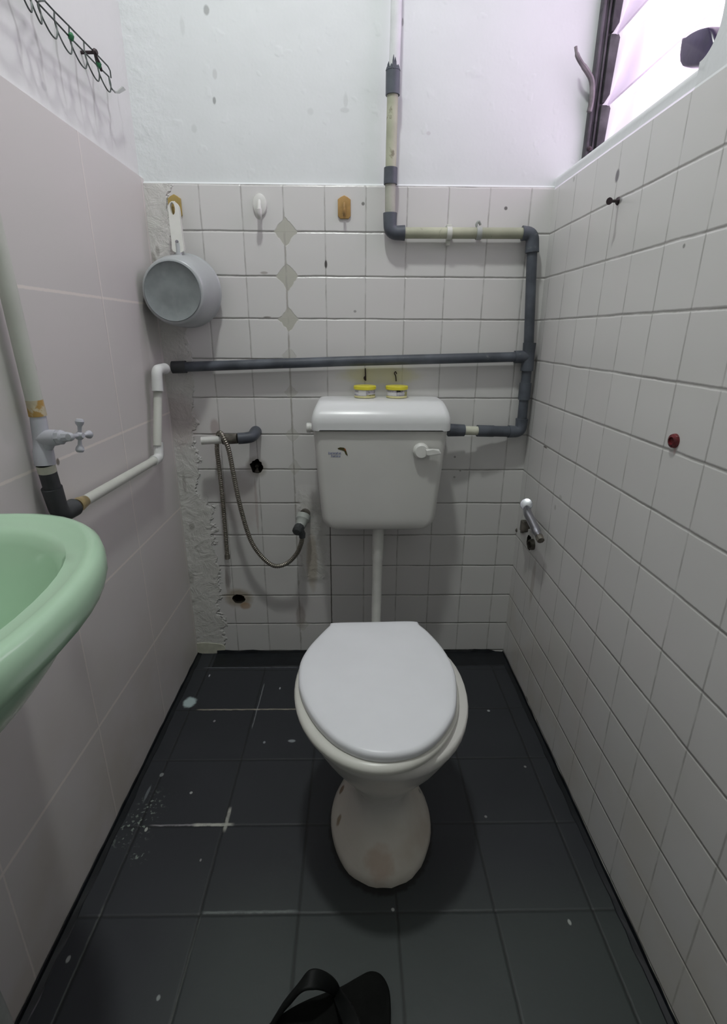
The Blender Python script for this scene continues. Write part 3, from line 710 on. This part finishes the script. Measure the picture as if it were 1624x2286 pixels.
# flush pipe
fp = thing('flush_pipe', 'white vertical flush pipe between the cistern and the toilet bowl', 'pipe', (5.36, -1.0, 2.2))
FT = Y_(-1.0, 845, 1185); FB = Y_(-1.0, 840, 1390)
bm = BM(); a = Vector((FT.x, -1.0, 4.76)); b = Vector((FB.x, -1.0, 1.7))
tube(bm, [a, a+Vector((0, 0, -.02)), a+Vector((-.002, 0, -.25)), lerp(a, b, .35), lerp(a, b, .38), b] + smooth([b+Vector((0, -.06, -.14)), b+Vector((0, -.3, -.26)), (5.27, -2.1, 1.36), (5.27, -3.85, 1.5)], 5), [.165, .17, .16, .155, .14]+[.14]*(1+16), 24)
obj('pipe', bm, M_WHITE, fp)
bm = BM(); lathe(bm, a+Vector((0, 0, .03)), (0, 0, -1), [(.2, 0), (.21, .05), (.2, .12), (.17, .13)], 24); obj('collar', bm, M_WHITE, fp)

# ---------------------------------------------------------------- toilet
to = thing('toilet', 'white ceramic pedestal toilet with its lid closed', 'toilet', (TOX, TOY, TOZ))
def egg(cx, y_front, y_back, rx, z, n=48, pw=2.0, back_pw=2.4):
    cy = y_back + (y_front-y_back)*.47
    out = []
    for k in range(n):
        a = 2*math.pi*k/n; c, s_ = math.cos(a), math.sin(a)
        ry = (cy-y_front) if s_ < 0 else (y_back-cy); p = pw if s_ < 0 else back_pw
        out.append((cx+rx*math.copysign(abs(c)**(2/p), c), cy+ry*math.copysign(abs(s_)**(2/p), s_), z))
    return out
bm = BM()
S = [  # z, rx, front, back, cx
    (-.1, 1.04, -7.45, -4.75, 5.27), (.0, 1.05, -7.45, -4.75, 5.27), (.10, 1.02, -7.41, -4.75, 5.27), (.28, .90, -7.28, -4.72, 5.27), (.5, .75, -7.10, -4.68, 5.27), (.75, .62, -6.94, -4.62, 5.26),
    (1.0, .55, -6.90, -4.55, 5.26), (1.22, .53, -6.90, -4.5, 5.26), (1.42, .60, -6.97, -4.4, 5.26), (1.65, .73, -7.10, -4.3, 5.26), (1.9, .93, -7.28, -4.2, 5.27),
    (2.2, 1.15, -7.50, -4.1, 5.27), (2.5, 1.33, -7.69, -4.05, 5.28), (2.78, 1.46, -7.84, -4.0, 5.28), (2.98, 1.53, -7.94, -4.0, 5.29), (3.08, 1.57, -8.0, -4.0, 5.29), (3.2, 1.575, -8.02, -4.0, 5.29), (3.28, 1.54, -7.99, -4.05, 5.29), (3.30, 1.2, -7.7, -4.3, 5.29)]
loft(bm, [egg(cx, f_, b_, rx, z, pw=2.7 if .4 < z < 1.7 else 2.1, back_pw=2.1) for z, rx, f_, b_, cx in S])
for v_ in bm.verts:      # chipped wavy foot
    if v_.co.z < .04: v_.co += Vector((math.sin(v_.co.x*9)*.008, math.sin(v_.co.x*17+v_.co.y*5)*.011, 0))
obj('bowl', bm, M_BOWL, to, sharp=80)
lidpx = [(445, 112), (760, 105), (1072, 100), (1120, 128), (1200, 195), (1310, 320), (1385, 460), (1412, 600), (1405, 780), (1350, 910), (1250, 1030), (1130, 1110), (1000, 1150), (850, 1165), (700, 1150), (560, 1100), (430, 1020), (310, 900), (225, 770), (175, 640), (165, 540), (180, 420), (240, 310), (330, 210), (410, 133)]
LZ = 3.66
lp = [Z_(LZ-.05, 620+x/3.53, 1360+y/3.53) for x, y in lidpx]
lp = smooth(lp, 4, True); lcx = sum(p.x for p in lp)/len(lp); lcy = sum(p.y for p in lp)/len(lp)
def sc_ring(P, k, z, off=0):
    return [(p.x-(p.x-lcx)*k/1.5, p.y-(p.y-lcy)*k/1.9, z) for p in P]
bm = BM(); loft(bm, [sc_ring(lp, .06, LZ-.17), sc_ring(lp, .015, LZ-.165), sc_ring(lp, 0, LZ-.13), sc_ring(lp, 0, LZ-.06), sc_ring(lp, .025, LZ-.02), sc_ring(lp, .08, LZ), sc_ring(lp, .25, LZ+.015), sc_ring(lp, .6, LZ+.02)])
obj('lid', bm, M_SEAT, to, sharp=60)['label'] = 'smooth white closed lid'
bm = BM(); sp_ = [Vector(p) for p in egg(5.13, -8.16, -4.15, 1.53, 0, 64, 2.0, 2.1)]
loft(bm, [sc_ring(sp_, k, z) for k, z in ((.10, 3.31), (.02, 3.32), (0, 3.37), (.0, 3.42), (.04, 3.47), (.12, 3.49))]); obj('seat', bm, M_SEATRING, to, sharp=60)
for xx in (4.7, 5.6):
    bm = BM(); lathe(bm, (xx, -4.32, 3.28), (0, 0, 1), [(.12, 0), (.12, .10), (.1, .14)], 16); tube(bm, [(xx-.12, -4.36, 3.5), (xx+.12, -4.36, 3.5)], .06, 12); obj('hinge', bm, M_SEATRING, to)
bm = BM(); lathe(bm, (5.27, -4.35, 1.5), (0, 1, .02), [(.3, 0), (.27, .3), (.22, .5), (.19, .52)], 20); obj('inlet_horn', bm, M_CERAMIC, to)

# ---------------------------------------------------------------- air fresheners
def freshener(px, label, second):
    c = Y_(-.42, px, 880); base = Vector((c.x, -.42, 8.067))
    t = thing('air_freshener', label, 'air freshener', base, 'yellow lidded air fresheners on the cistern')
    bm = BM(); lathe(bm, base, (0, 0, 1), [(.24, 0), (.275, .01), (.28, .03), (.265, .06), (.262, .22)], 40); obj('tub', bm, M_JAR, t)
    bm = BM(); lathe(bm, base+Vector((0, 0, .215)), (0, 0, 1), [(.285, 0), (.295, .01), (.295, .075), (.28, .09), (.2, .095)], 40); obj('cap', bm, M_YELLOW, t)['label'] = 'bright yellow cap'
    def band(a0, a1, z0, z1, mat, name, r=.268):
        bm = BM(); n = 14; rr = []
        for i in range(n+1):
            a = math.radians(a0+(a1-a0)*i/n); rr.append([(base.x+q*math.sin(a), base.y-q*math.cos(a), base.z+z) for q, z in ((r-.004, z0), (r, z0), (r, z1), (r-.004, z1))])
        loft(bm, rr); return obj(name, bm, mat, t)
    band(-85, 85, .06, .20, M_LABELG, 'wrapper')
    if not second:
        band(-40, 5, .07, .205, M_LABELW, 'white_panel', .271); band(8, 80, .062, .09, M_LABELO, 'printed_text', .272); band(-85, -42, .10, .15, M_LABELW, 'white_panel', .272); band(20, 80, .10, .12, M_LABELW, 'white_wave', .272)
    else:
        band(-80, -5, .07, .15, M_LABELW, 'white_panel', .271); band(-5, 18, .165, .205, M_INK, 'black_print', .273); band(24, 28, .165, .205, M_INK, 'black_print', .273); band(0, 60, .10, .15, M_LABELW, 'white_panel', .270); band(4, 40, .118, .132, M_LABELG, 'printed_text', .273); band(45, 85, .06, .17, M_LABELO, 'yellow_print', .272)
freshener(815, 'left air freshener tub on the cistern lid, plain white label panel', False)
freshener(886, 'right air freshener tub on the cistern lid, black print under its cap', True)
a = Y_(-.03, 816, 822); b = Y_(-.03, 817, 850)
bm = BM(); tube(bm, [a, b], .016, 8); tube(bm, smooth([b+Vector((0, 0, .12)), b+Vector((-.04, -.02, .08)), b+Vector((-.02, -.02, .02))], 3), .02, 8); tag(obj('wire_nail', bm, M_NAIL), 'thin straight dark wire on the tiles above the left air freshener', 'wire')
bm = BM(); tube(bm, smooth([Y_(-.04, 885, 851), Y_(-.05, 884, 840), Y_(-.06, 881, 833), Y_(-.06, 884, 830), Y_(-.06, 886, 835)], 4), .014, 8); tag(obj('hooked_wire', bm, M_NAIL), 'small bent wire hook on the tiles above the right air freshener', 'wire hook')

# ---------------------------------------------------------------- wall hooks and saucepan
def plate_hook(px, py, mat, label, w_=.155, h=.24):
    c = Y_(-.0, px, py); base = (c.x, 0, c.z-h)
    t = thing('adhesive_hook', label, 'hook', base)
    pts = [(c.x-w_, 0, c.z-h+.06), (c.x-w_+.05, 0, c.z-h), (c.x+w_-.05, 0, c.z-h), (c.x+w_, 0, c.z-h+.06), (c.x+w_, 0, c.z+h-.07), (c.x+w_*.55, 0, c.z+h-.02), (c.x, 0, c.z+h+.02), (c.x-w_*.55, 0, c.z+h-.02), (c.x-w_, 0, c.z+h-.07)]
    bm = BM(); prism(bm, pts, (0, -.05, 0), .012); obj('backplate', bm, mat, t)
    bm = BM(); tube(bm, smooth([(c.x, -.03, c.z+.10), (c.x, -.07, c.z), (c.x, -.09, c.z-.12), (c.x, -.16, c.z-.17), (c.x, -.21, c.z-.12), (c.x, -.22, c.z-.04)], 4), .035, 10); obj('hook_arm', bm, mat, t)
plate_hook(392, 462, M_GOLD, 'olive yellow adhesive hook carrying the saucepan handle')
plate_hook(769, 464, M_GOLD2, 'tan brown adhesive hook left of the vertical pipe')
c = Y_(0, 581, 462); t = thing('oval_hook', 'white oval plastic hook between the two brown hooks', 'hook', (c.x, 0, c.z-.28))
bm = BM(); loft(bm, [[(c.x+.17*k*math.cos(a), y, c.z+.04+.24*k*math.sin(a)) for a in [2*math.pi*i/32 for i in range(32)]] for k, y in ((1, 0), (1, -.03), (.93, -.06), (.6, -.085), (.2, -.09))]); obj('backplate', bm, M_WHITE, t)
bm = BM(); tube(bm, smooth([(c.x, -.05, c.z+.12), (c.x, -.11, c.z), (c.x, -.14, c.z-.14), (c.x, -.22, c.z-.24), (c.x, -.30, c.z-.20), (c.x, -.33, c.z-.10)], 4), [.05]*6+[.06]*6+[.07]*5+[.065]*4, 12); obj('hook_arm', bm, M_WHITE, t)

pb = Y_(-1.2, 386, 651); rim = Vector((.56, -.24, 10.62))
pan = thing('saucepan', 'grey saucepan hanging by its cream handle, base facing out', 'saucepan', (rim.x, -.24, 9.78))
bm = BM(); dv_ = Vector((pb.x, -1.2, pb.z))-rim
rr = []
for t_, r_ in ((.0, .72), (0, .84), (.02, .86), (.05, .835), (.12, .82), (.4, .80), (.65, .785), (.82, .755), (.93, .725), (.98, .70), (1.0, .67)):
    cc_ = rim+dv_*t_; rr.append([(cc_.x+r_*math.cos(a), cc_.y, cc_.z+r_*math.sin(a)) for a in [2*math.pi*i/64 for i in range(64)]])
loft(bm, rr, True, True); obj('pan_body', bm, M_PAN, pan, sharp=50)
bm = BM(); cc_ = rim+dv_
loft(bm, [[(cc_.x+r_*math.cos(a), cc_.y+y_, cc_.z+r_*math.sin(a)) for a in [2*math.pi*i/64 for i in range(64)]] for r_, y_ in ((.65, .01), (.652, -.02), (.64, -.035), (.63, -.03), (.62, -.018), (.3, -.012), (.02, -.012))])
obj('pan_base', bm, M_PANB, pan, sharp=50)['label'] = 'flat dull grey base disc'
HB = Y_(-.62, 401, 590); HM = Y_(-.55, 400, 560); HT = Y_(-.34, 389, 462)
bm = BM(); tube(bm, smooth([Y_(-.68, 404, 602), HB, HM, lerp(HM, HT, .15)], 4), [.10]*4+[.085]*9, 16); obj('handle_bracket', bm, M_PAN, pan)
bm = BM()
hw = Vector((1, 0, 0)); d_ = (HT-HM).normalized()
def hring(p, w_, th): return [(p + hw*a + Vector((0, -1, 0))*b) for a, b in rrect(0, 0, w_, th, min(w_, th)*.9, 4)]
def plate_hole(bm, outline, hole, f3, th):
    L2 = []
    for side in (0, 1):
        vs = [[bm.verts.new(f3(p[0], p[1], th*side)) for p in ring_] for ring_ in (outline, hole)]; E = []
        for v2 in vs:
            for i in range(len(v2)): E.append(bm.edges.new((v2[i], v2[(i+1) % len(v2)])))
        bmesh.ops.triangle_fill(bm, use_beauty=True, edges=E); L2.append(vs)
    for A, B in zip(*L2):
        for i in range(len(A)): bm.faces.new((A[i], A[(i+1) % len(A)], B[(i+1) % len(B)], B[i]))
hl_ = (HT-HM).length
ou = [(.14, -.02), (.15, hl_*.25), (.15, hl_*.7), (.145, hl_-.05), (.12, hl_+.04), (.06, hl_+.10), (0, hl_+.115), (-.07, hl_+.09), (-.12, hl_+.03), (-.14, hl_-.05), (-.15, hl_*.7), (-.15, hl_*.25), (-.14, -.02)]
ou = [(p.x*.86, p.y) for p in smooth([(a, b, 0) for a, b in ou], 3, True)]
ho_ = [(-.025+.06*math.cos(2*math.pi*k/20), hl_-.05+.14*math.sin(2*math.pi*k/20)) for k in range(20)]
plate_hole(bm, ou, ho_, lambda a, b, c: HM+hw*a+d_*b+Vector((0, -.07+c, 0)), .12)
obj('handle', bm, M_CREAM, pan)['label'] = 'cream plastic handle with hanging eye'
bm = BM(); p = Y_(-.62, 394, 539); lathe(bm, p+Vector((0, .06, 0)), (0, -1, 0), [(.04, 0), (.04, .03), (.02, .035)], 10); obj('rivet', bm, M_CHROME2, pan)

# ---------------------------------------------------------------- stub pipe, hose, angle valve
sA = Y_(-.5, 566, 976); sT = Y_(-.55, 530, 979); sW = Y_(-.55, 497, 981); sE = Y_(-.6, 450, 984)
stub = thing('stub_pipe', 'short capped stub pipe on the back wall holding the metal hose', 'pipe', (sA.x, 0, sA.z-.2))
bm = BM(); e0 = Vector((sA.x-.02, .02, sA.z+.06)); tube(bm, [e0, e0+Vector((0, -.24, -.01))] + smooth([e0+Vector((0, -.34, -.03)), e0+Vector((-.05, -.48, -.06)), e0+Vector((-.18, -.53, -.08)), sT+Vector((.02, 0, 0))], 5), [.16, .155]+[.15]*16, 18); obj('elbow', bm, M_PGREY, stub)
pipe_part(stub, 'pipe', [sT, sW], .135, M_DARKMET, 18, 'dirty brown section')
pipe_part(stub, 'end_piece', [sW+Vector((.05, 0, 0)), sE], .105, M_WHITE, 18, 'white open end')

def hp(y, *q): return [Y_(y, a, b) for a, b in q]
path = [Y_(-.30, 508, 1246), Y_(-.28, 503, 1180), Y_(-.27, 496, 1100), Y_(-.27, 489, 1040), Y_(-.28, 485, 1005), Y_(-.33, 486, 980), Y_(-.48, 489, 968), Y_(-.68, 494, 968), Y_(-.76, 501, 980), Y_(-.76, 511, 1005), Y_(-.72, 520, 1050), Y_(-.66, 532, 1110),
        Y_(-.6, 546, 1165), Y_(-.55, 562, 1210), Y_(-.52, 585, 1243), Y_(-.52, 612, 1263), Y_(-.55, 640, 1258), Y_(-.62, 662, 1237), Y_(-.74, 673, 1212), Y_(-.80, 675, 1194)]
ho = thing('bidet_hose', 'braided steel hose looped over the stub pipe on the back wall', 'hose', path[0])
SP = smooth(path, 60); bm = BM()
ac = 0; rs = []
for i, p in enumerate(SP):
    if i: ac += (p-SP[i-1]).length
    rs.append(.062+.006*math.sin(ac*2*math.pi/.055))
tube(bm, SP, rs, 12); obj('braided_hose', bm, M_BRAID, ho)
bm = BM(); d0 = (path[0]-path[1]).normalized(); tube(bm, [path[0]-d0*.12, path[0]-d0*.1, path[0]+d0*.02, path[0]+d0*.03], [.065, .075, .075, .05], 14); obj('end_ferrule', bm, M_DARKMET, ho)

av = thing('angle_valve', 'grey angle valve with black nut feeding the hose, beside the cistern', 'valve', (3.24, 0, 4.2))
w0 = Y_(.02, 682, 1146); w1 = Y_(-.38, 679, 1150); w2 = Y_(-.62, 672, 1172); w3 = Y_(-.95, 664, 1186)
pipe_part(av, 'wall_stub', [w0, w1], .15, M_DARKMET, 18)
ax = (w2-w1).normalized()
bm = BM(); tube(bm, [w1, w1+ax*.01, w1+ax*.16, w1+ax*.20, w2+ax*.02, w2+(w3-w2)*.5], [.14, .20, .20, .16, .14, .12], 22); obj('valve_body', bm, M_TAB, av)['label'] = 'pale grey valve body'
bm = BM(); d_ = (w3-w2).normalized(); tube(bm, [w2+d_*.1, w2+d_*.14, w3, w3+d_*.05], [.12, .15, .145, .08], 10); e = Y_(-.80, 675, 1196)
tube(bm, [w3-d_*.1+Vector((.03, 0, 0)), e+Vector((0, 0, .05)), e+Vector((0, 0, -.06))], [.11, .10, .085], 12); obj('outlet_nut', bm, M_DPIPE, av)

# screw left in the broken hole
c = Y_(.2, 574, 1041); bm = BM(); lathe(bm, (c.x, .5, c.z), (0, -1, 0), [(.06, 0), (.06, .3), (.05, .32)], 10); lathe(bm, (c.x, .25, c.z), (.1, -1, -.5), [(.035, 0), (.035, .22), (.06, .23), (.06, .26)], 10)
tag(obj('old_screw', bm, M_DARKMET), 'corroded screw inside the broken square hole in the back wall', 'screw')

# ---------------------------------------------------------------- bidet sprayer and stub on the right
hd_ = X_(9.18, 1176, 1126); hn = X_(9.16, 1179, 1146); ht = X_(9.22, 1204, 1198)
spr = thing('bidet_sprayer', 'chrome hand bidet sprayer hanging in the right corner', 'sprayer', ht)
face_d = (CAM-hd_).normalized(); face_d = (face_d+Vector((-.15, 0, .35))).normalized()
bm = BM(); lathe(bm, hd_-face_d*.22, face_d, [(.07, 0), (.10, .03), (.12, .12), (.15, .18), (.155, .22), (.15, .235), (.125, .24)], 28); 
tube(bm, smooth([hd_-face_d*.12, hn, lerp(hn, ht, .3), lerp(hn, ht, .8), ht], 5), [.10]*5+[.108]*11+[.09]*5, 18); obj('spray_body', bm, M_CHROME2, spr)
bm = BM(); lathe(bm, hd_+face_d*.02, face_d, [(.12, 0), (.12, .01), (.085, .016), (.01, .018)], 24); obj('spray_face', bm, M_CHROME, spr)
bm = BM(); d_ = (ht-hn).normalized(); tube(bm, [ht-d_*.03, ht+d_*.02, ht+d_*.14], [.092, .10, .09], 8); obj('hose_nut', bm, M_DARKMET, spr)
bm = BM(); hb = X_(9.25, 1176, 1176); box(bm, (hb.x-.12, hb.y-.02, hb.z-.16), (hb.x+.06, hb.y+.18, hb.z+.14), .03); tube(bm, [(hb.x, hb.y+.1, hb.z-.05), (R_, hb.y+.2, hb.z-.05)], .06, 10)
q0 = Y_(-.02, 1155, 1183); tube(bm, [(q0.x, .0, q0.z), (q0.x+.1, -.15, q0.z-.02), (hb.x, hb.y+.1, hb.z-.1)], [.07, .06, .05], 10)
tag(obj('spray_holder', bm, M_DARKMET), 'dirty dark metal bracket behind the chrome sprayer', 'bracket')
c = X_(9.42, 1181, 1214); bm = BM(); lathe(bm, (R_+.15, c.y, c.z), (-1, -.15, -.05), [(.15, 0), (.15, .22), (.13, .26), (.10, .27), (.09, .2)], 20)
tag(obj('capped_stub', bm, M_DARKMET), 'dark corroded pipe stub in the wall below the chrome sprayer', 'pipe stub')

# small fixings on the right wall
c = X_(R_, 1508, 984); bm = BM(); lathe(bm, (R_+.02, c.y, c.z), (-1, -.1, 0), [(.105, 0), (.11, .03), (.10, .07), (.06, .09), (.05, .06), (.01, .05)], 20); tag(obj('wall_plug', bm, M_RED), 'dark red round plastic plug in the right tiled wall', 'plug')
n0 = X_(R_, 1382, 449); n1 = X_(R_-.26, 1361, 449); bm = BM(); dn_ = (n1-n0).normalized(); tube(bm, [n0-dn_*.05, n0, n0+dn_*.03, n1-dn_*.03, n1-dn_*.02, n1], [.08, .07, .025, .025, .055, .06], 12)
tag(obj('nail', bm, M_NAIL), 'dark nail sticking out of the right wall below the window', 'nail')

# ---------------------------------------------------------------- wire hook rack on the upper left wall
XW = -.16
rk = thing('wire_hook_rack', 'dark wire hook rack with drooping loops high on the left wall', 'hook rack', (-.4, -3.5, 14.2))
nodes = [(36, -52), (62, -22), (84, 6), (122, 46), (155, 82), (189, 117), (217, 146), (243, 171)]
upn = [(60, -70), (82, -38), (98, 0), (121, 25), (154, 58), (187, 92), (209, 114), (241, 148)]
nd = [X_(XW, *p) for p in nodes]; un = [X_(XW-.02, *p) for p in upn]
zu = sum(p.z for p in un)/len(un)
tail = (nd[0]-nd[1]); 
for k in range(1, 3): nd.insert(0, nd[0]+Vector((0, -.60, .0))); un.insert(0, un[0]+Vector((0, -.60, .0)))
bm = BM(); tube(bm, nd, .014, 8); obj('rail', bm, M_WIRE, rk)
bm = BM(); tube(bm, un+[X_(XW, 246, 158), X_(XW, 248, 174)], .014, 8); obj('rail', bm, M_WIRE, rk)
for i in range(len(nd)-1):
    a, b = nd[i], nd[i+1]; l_ = (b-a)
    bm = BM(); lo = smooth([un[i]+Vector((0, 0, -.01)), a+Vector((.0, 0, 0)), a+l_*.0+Vector((.03, 0, -.16)), a+l_*.28+Vector((.06, 0, -.31)), a+l_*.68+Vector((.05, 0, -.30)), a+l_*.95+Vector((.03, 0, -.14)), b], 5)
    tube(bm, lo, .013, 7); obj('wire_loop', bm, M_WIRE, rk)
for p in ((157, 82), (219, 144)):
    c = X_(XW+.01, *p); bm = BM(); lathe(bm, c+Vector((0, 0, -.06)), (.2, 0, 1), [(.02, 0), (.045, .03), (.05, .08), (.02, .12)], 10); obj('green_clip', bm, M_GREENB, rk)
c = X_(XW, 210, 117); bm = BM(); tube(bm, [(L_-.12, c.y+.01, c.z), c+Vector((.02, 0, 0))], [.03, .03], 8); lathe(bm, c+Vector((.0, 0, 0)), (1, -.2, .1), [(.05, 0), (.06, .03), (.04, .06)], 12); tube(bm, smooth([c, c+Vector((.04, .06, -.12)), c+Vector((.03, .16, -.22))], 4), .025, 8)
obj('mounting_screw', bm, M_NAIL, rk)
bm = BM(); e = X_(XW, 243, 171); tube(bm, smooth([e, X_(XW+.01, 245, 184), X_(XW+.02, 249, 197), X_(XW+.03, 256, 205)], 3), .014, 7); obj('end_wire', bm, M_WIRE, rk)
bm = BM(); prism(bm, [X_(XW+.03, *p) for p in ((251, 201), (258, 205), (272, 193), (278, 201), (264, 209), (256, 208))], (.03, 0, 0)); obj('end_tab', bm, M_TAB, rk)['label'] = 'pale grey tab'

# ---------------------------------------------------------------- washbasin
ba = thing('washbasin', 'pale green ceramic washbasin on the left wall', 'washbasin', (-.3, -10.35, 5.2))
def dring(z, a_, b_, x0=.3, xb=L_+.005, n=56, p=2.15, yc=-10.30):
    out = []
    for k in range(n):
        t = 2*math.pi*k/n; c, s_ = math.cos(t), math.sin(t)
        x = x0*.95 + .90*a_*math.copysign(abs(c)**(2/p), c); y = yc + b_*math.copysign(abs(s_)**(2/p), s_)
        out.append((max(x, xb), y, z))
    return out
bm = BM()
rings = [dring(5.2, .25, .5, .0), dring(5.5, .62, .95, .05), dring(5.85, 1.05, 1.5, .15), dring(6.2, 1.42, 1.95, .22), dring(6.5, 1.62, 2.14, .27), dring(6.75, 1.76, 2.30, .3), dring(6.88, 1.83, 2.38, .3), dring(6.93, 1.92, 2.48), dring(7.02, 2.07, 2.65), dring(7.12, 2.105, 2.69), dring(7.24, 2.105, 2.69), dring(7.34, 2.08, 2.665), dring(7.39, 2.02, 2.61), dring(7.405, 1.95, 2.54), dring(7.39, 1.89, 2.48), dring(7.365, 1.83, 2.42), dring(7.36, 1.74, 2.24, .28, -.1), dring(7.35, 1.72, 2.14, .32, .0), dring(7.31, 1.67, 2.06, .33, .05), dring(7.2, 1.60, 1.97, .34, .08), dring(6.9, 1.48, 1.80, .36, .10), dring(6.5, 1.15, 1.4, .4, .16), dring(6.1, .8, 1.0, .45, .2), dring(5.85, .4, .5, .5, .3), dring(5.8, .12, .14, .5, .4)]
loft(bm, rings); obj('bowl', bm, M_BASIN, ba, sharp=80)
bm = BM(); lathe(bm, (.5, -10.38, 5.82), (0, 0, 1), [(.2, 0), (.2, .03), (.14, .04), (.12, .01)], 20); obj('drain', bm, M_CHROME, ba)
wp = X_(.06, 5, 2225); bm = BM(); c = X_(.1, -3, 2250)
tube(bm, smooth([(.2, -10.2, 5.2), (.2, -10.2, 4.0), (.1, -10.1, 3.0), (.06, -10.0, 2.0), (.05, -9.95, 1.2), (.05, -9.93, .3), (.05, -9.9, -.08)], 5), .14, 18)
tag(obj('waste_pipe', bm, M_TAB), 'grey waste pipe under the green washbasin at the left edge', 'pipe')

# ---------------------------------------------------------------- flip flop at the bottom
sl = thing('flip_flop', 'black rubber flip-flop lying on the dark floor at the bottom edge', 'slipper', (4.7, -9.4, FZ))
pp = [(873, 2240), (868, 2200), (852, 2174), (828, 2167), (800, 2180), (765, 2200), (725, 2216), (680, 2234), (640, 2256), (600, 2285), (560, 2340), (560, 2410), (620, 2450), (720, 2440), (800, 2400), (850, 2340), (870, 2290)]
sp = smooth([Z_(.12, *p) for p in pp], 4, True); lcx = sum(p.x for p in sp)/len(sp); lcy = sum(p.y for p in sp)/len(sp)
bm = BM(); loft(bm, [sc_ring(sp, k, z) for k, z in ((.06, FZ), (.02, FZ+.01), (0, FZ+.05), (0, .08), (.02, .12), (.06, .13), (.2, .125))]); obj('sole', bm, M_RUBBER, sl, sharp=60)
def strap(pts, wd):
    bm = BM(); S_ = smooth(pts, 6); rr = []
    for i, p in enumerate(S_):
        t = (S_[min(i+1, len(S_)-1)]-S_[max(i-1, 0)]).normalized(); n_ = t.cross(Vector((.5, .8, .1)).normalized()).normalized(); b_ = t.cross(n_).normalized()
        w2_ = wd*(.6+.4*math.sin(math.pi*i/(len(S_)-1)))
        rr.append([p + b_*a + n_*b for a, b in rrect(0, 0, w2_, .035, .03, 3)])
    loft(bm, rr); obj('strap', bm, M_STRAP, sl)
strap([Z_(.12, 752, 2216), Z_(.38, 742, 2202), Z_(.62, 722, 2190), Z_(.74, 700, 2186), Z_(.70, 678, 2196), Z_(.5, 655, 2222), Z_(.3, 632, 2250), Z_(.12, 608, 2288)], .12)
strap([Z_(.12, 752, 2216), Z_(.38, 770, 2250), Z_(.62, 790, 2300), Z_(.5, 790, 2360), Z_(.12, 780, 2420)], .12)

for o in bpy.data.objects:
    if '_o' in o: del o['_o']
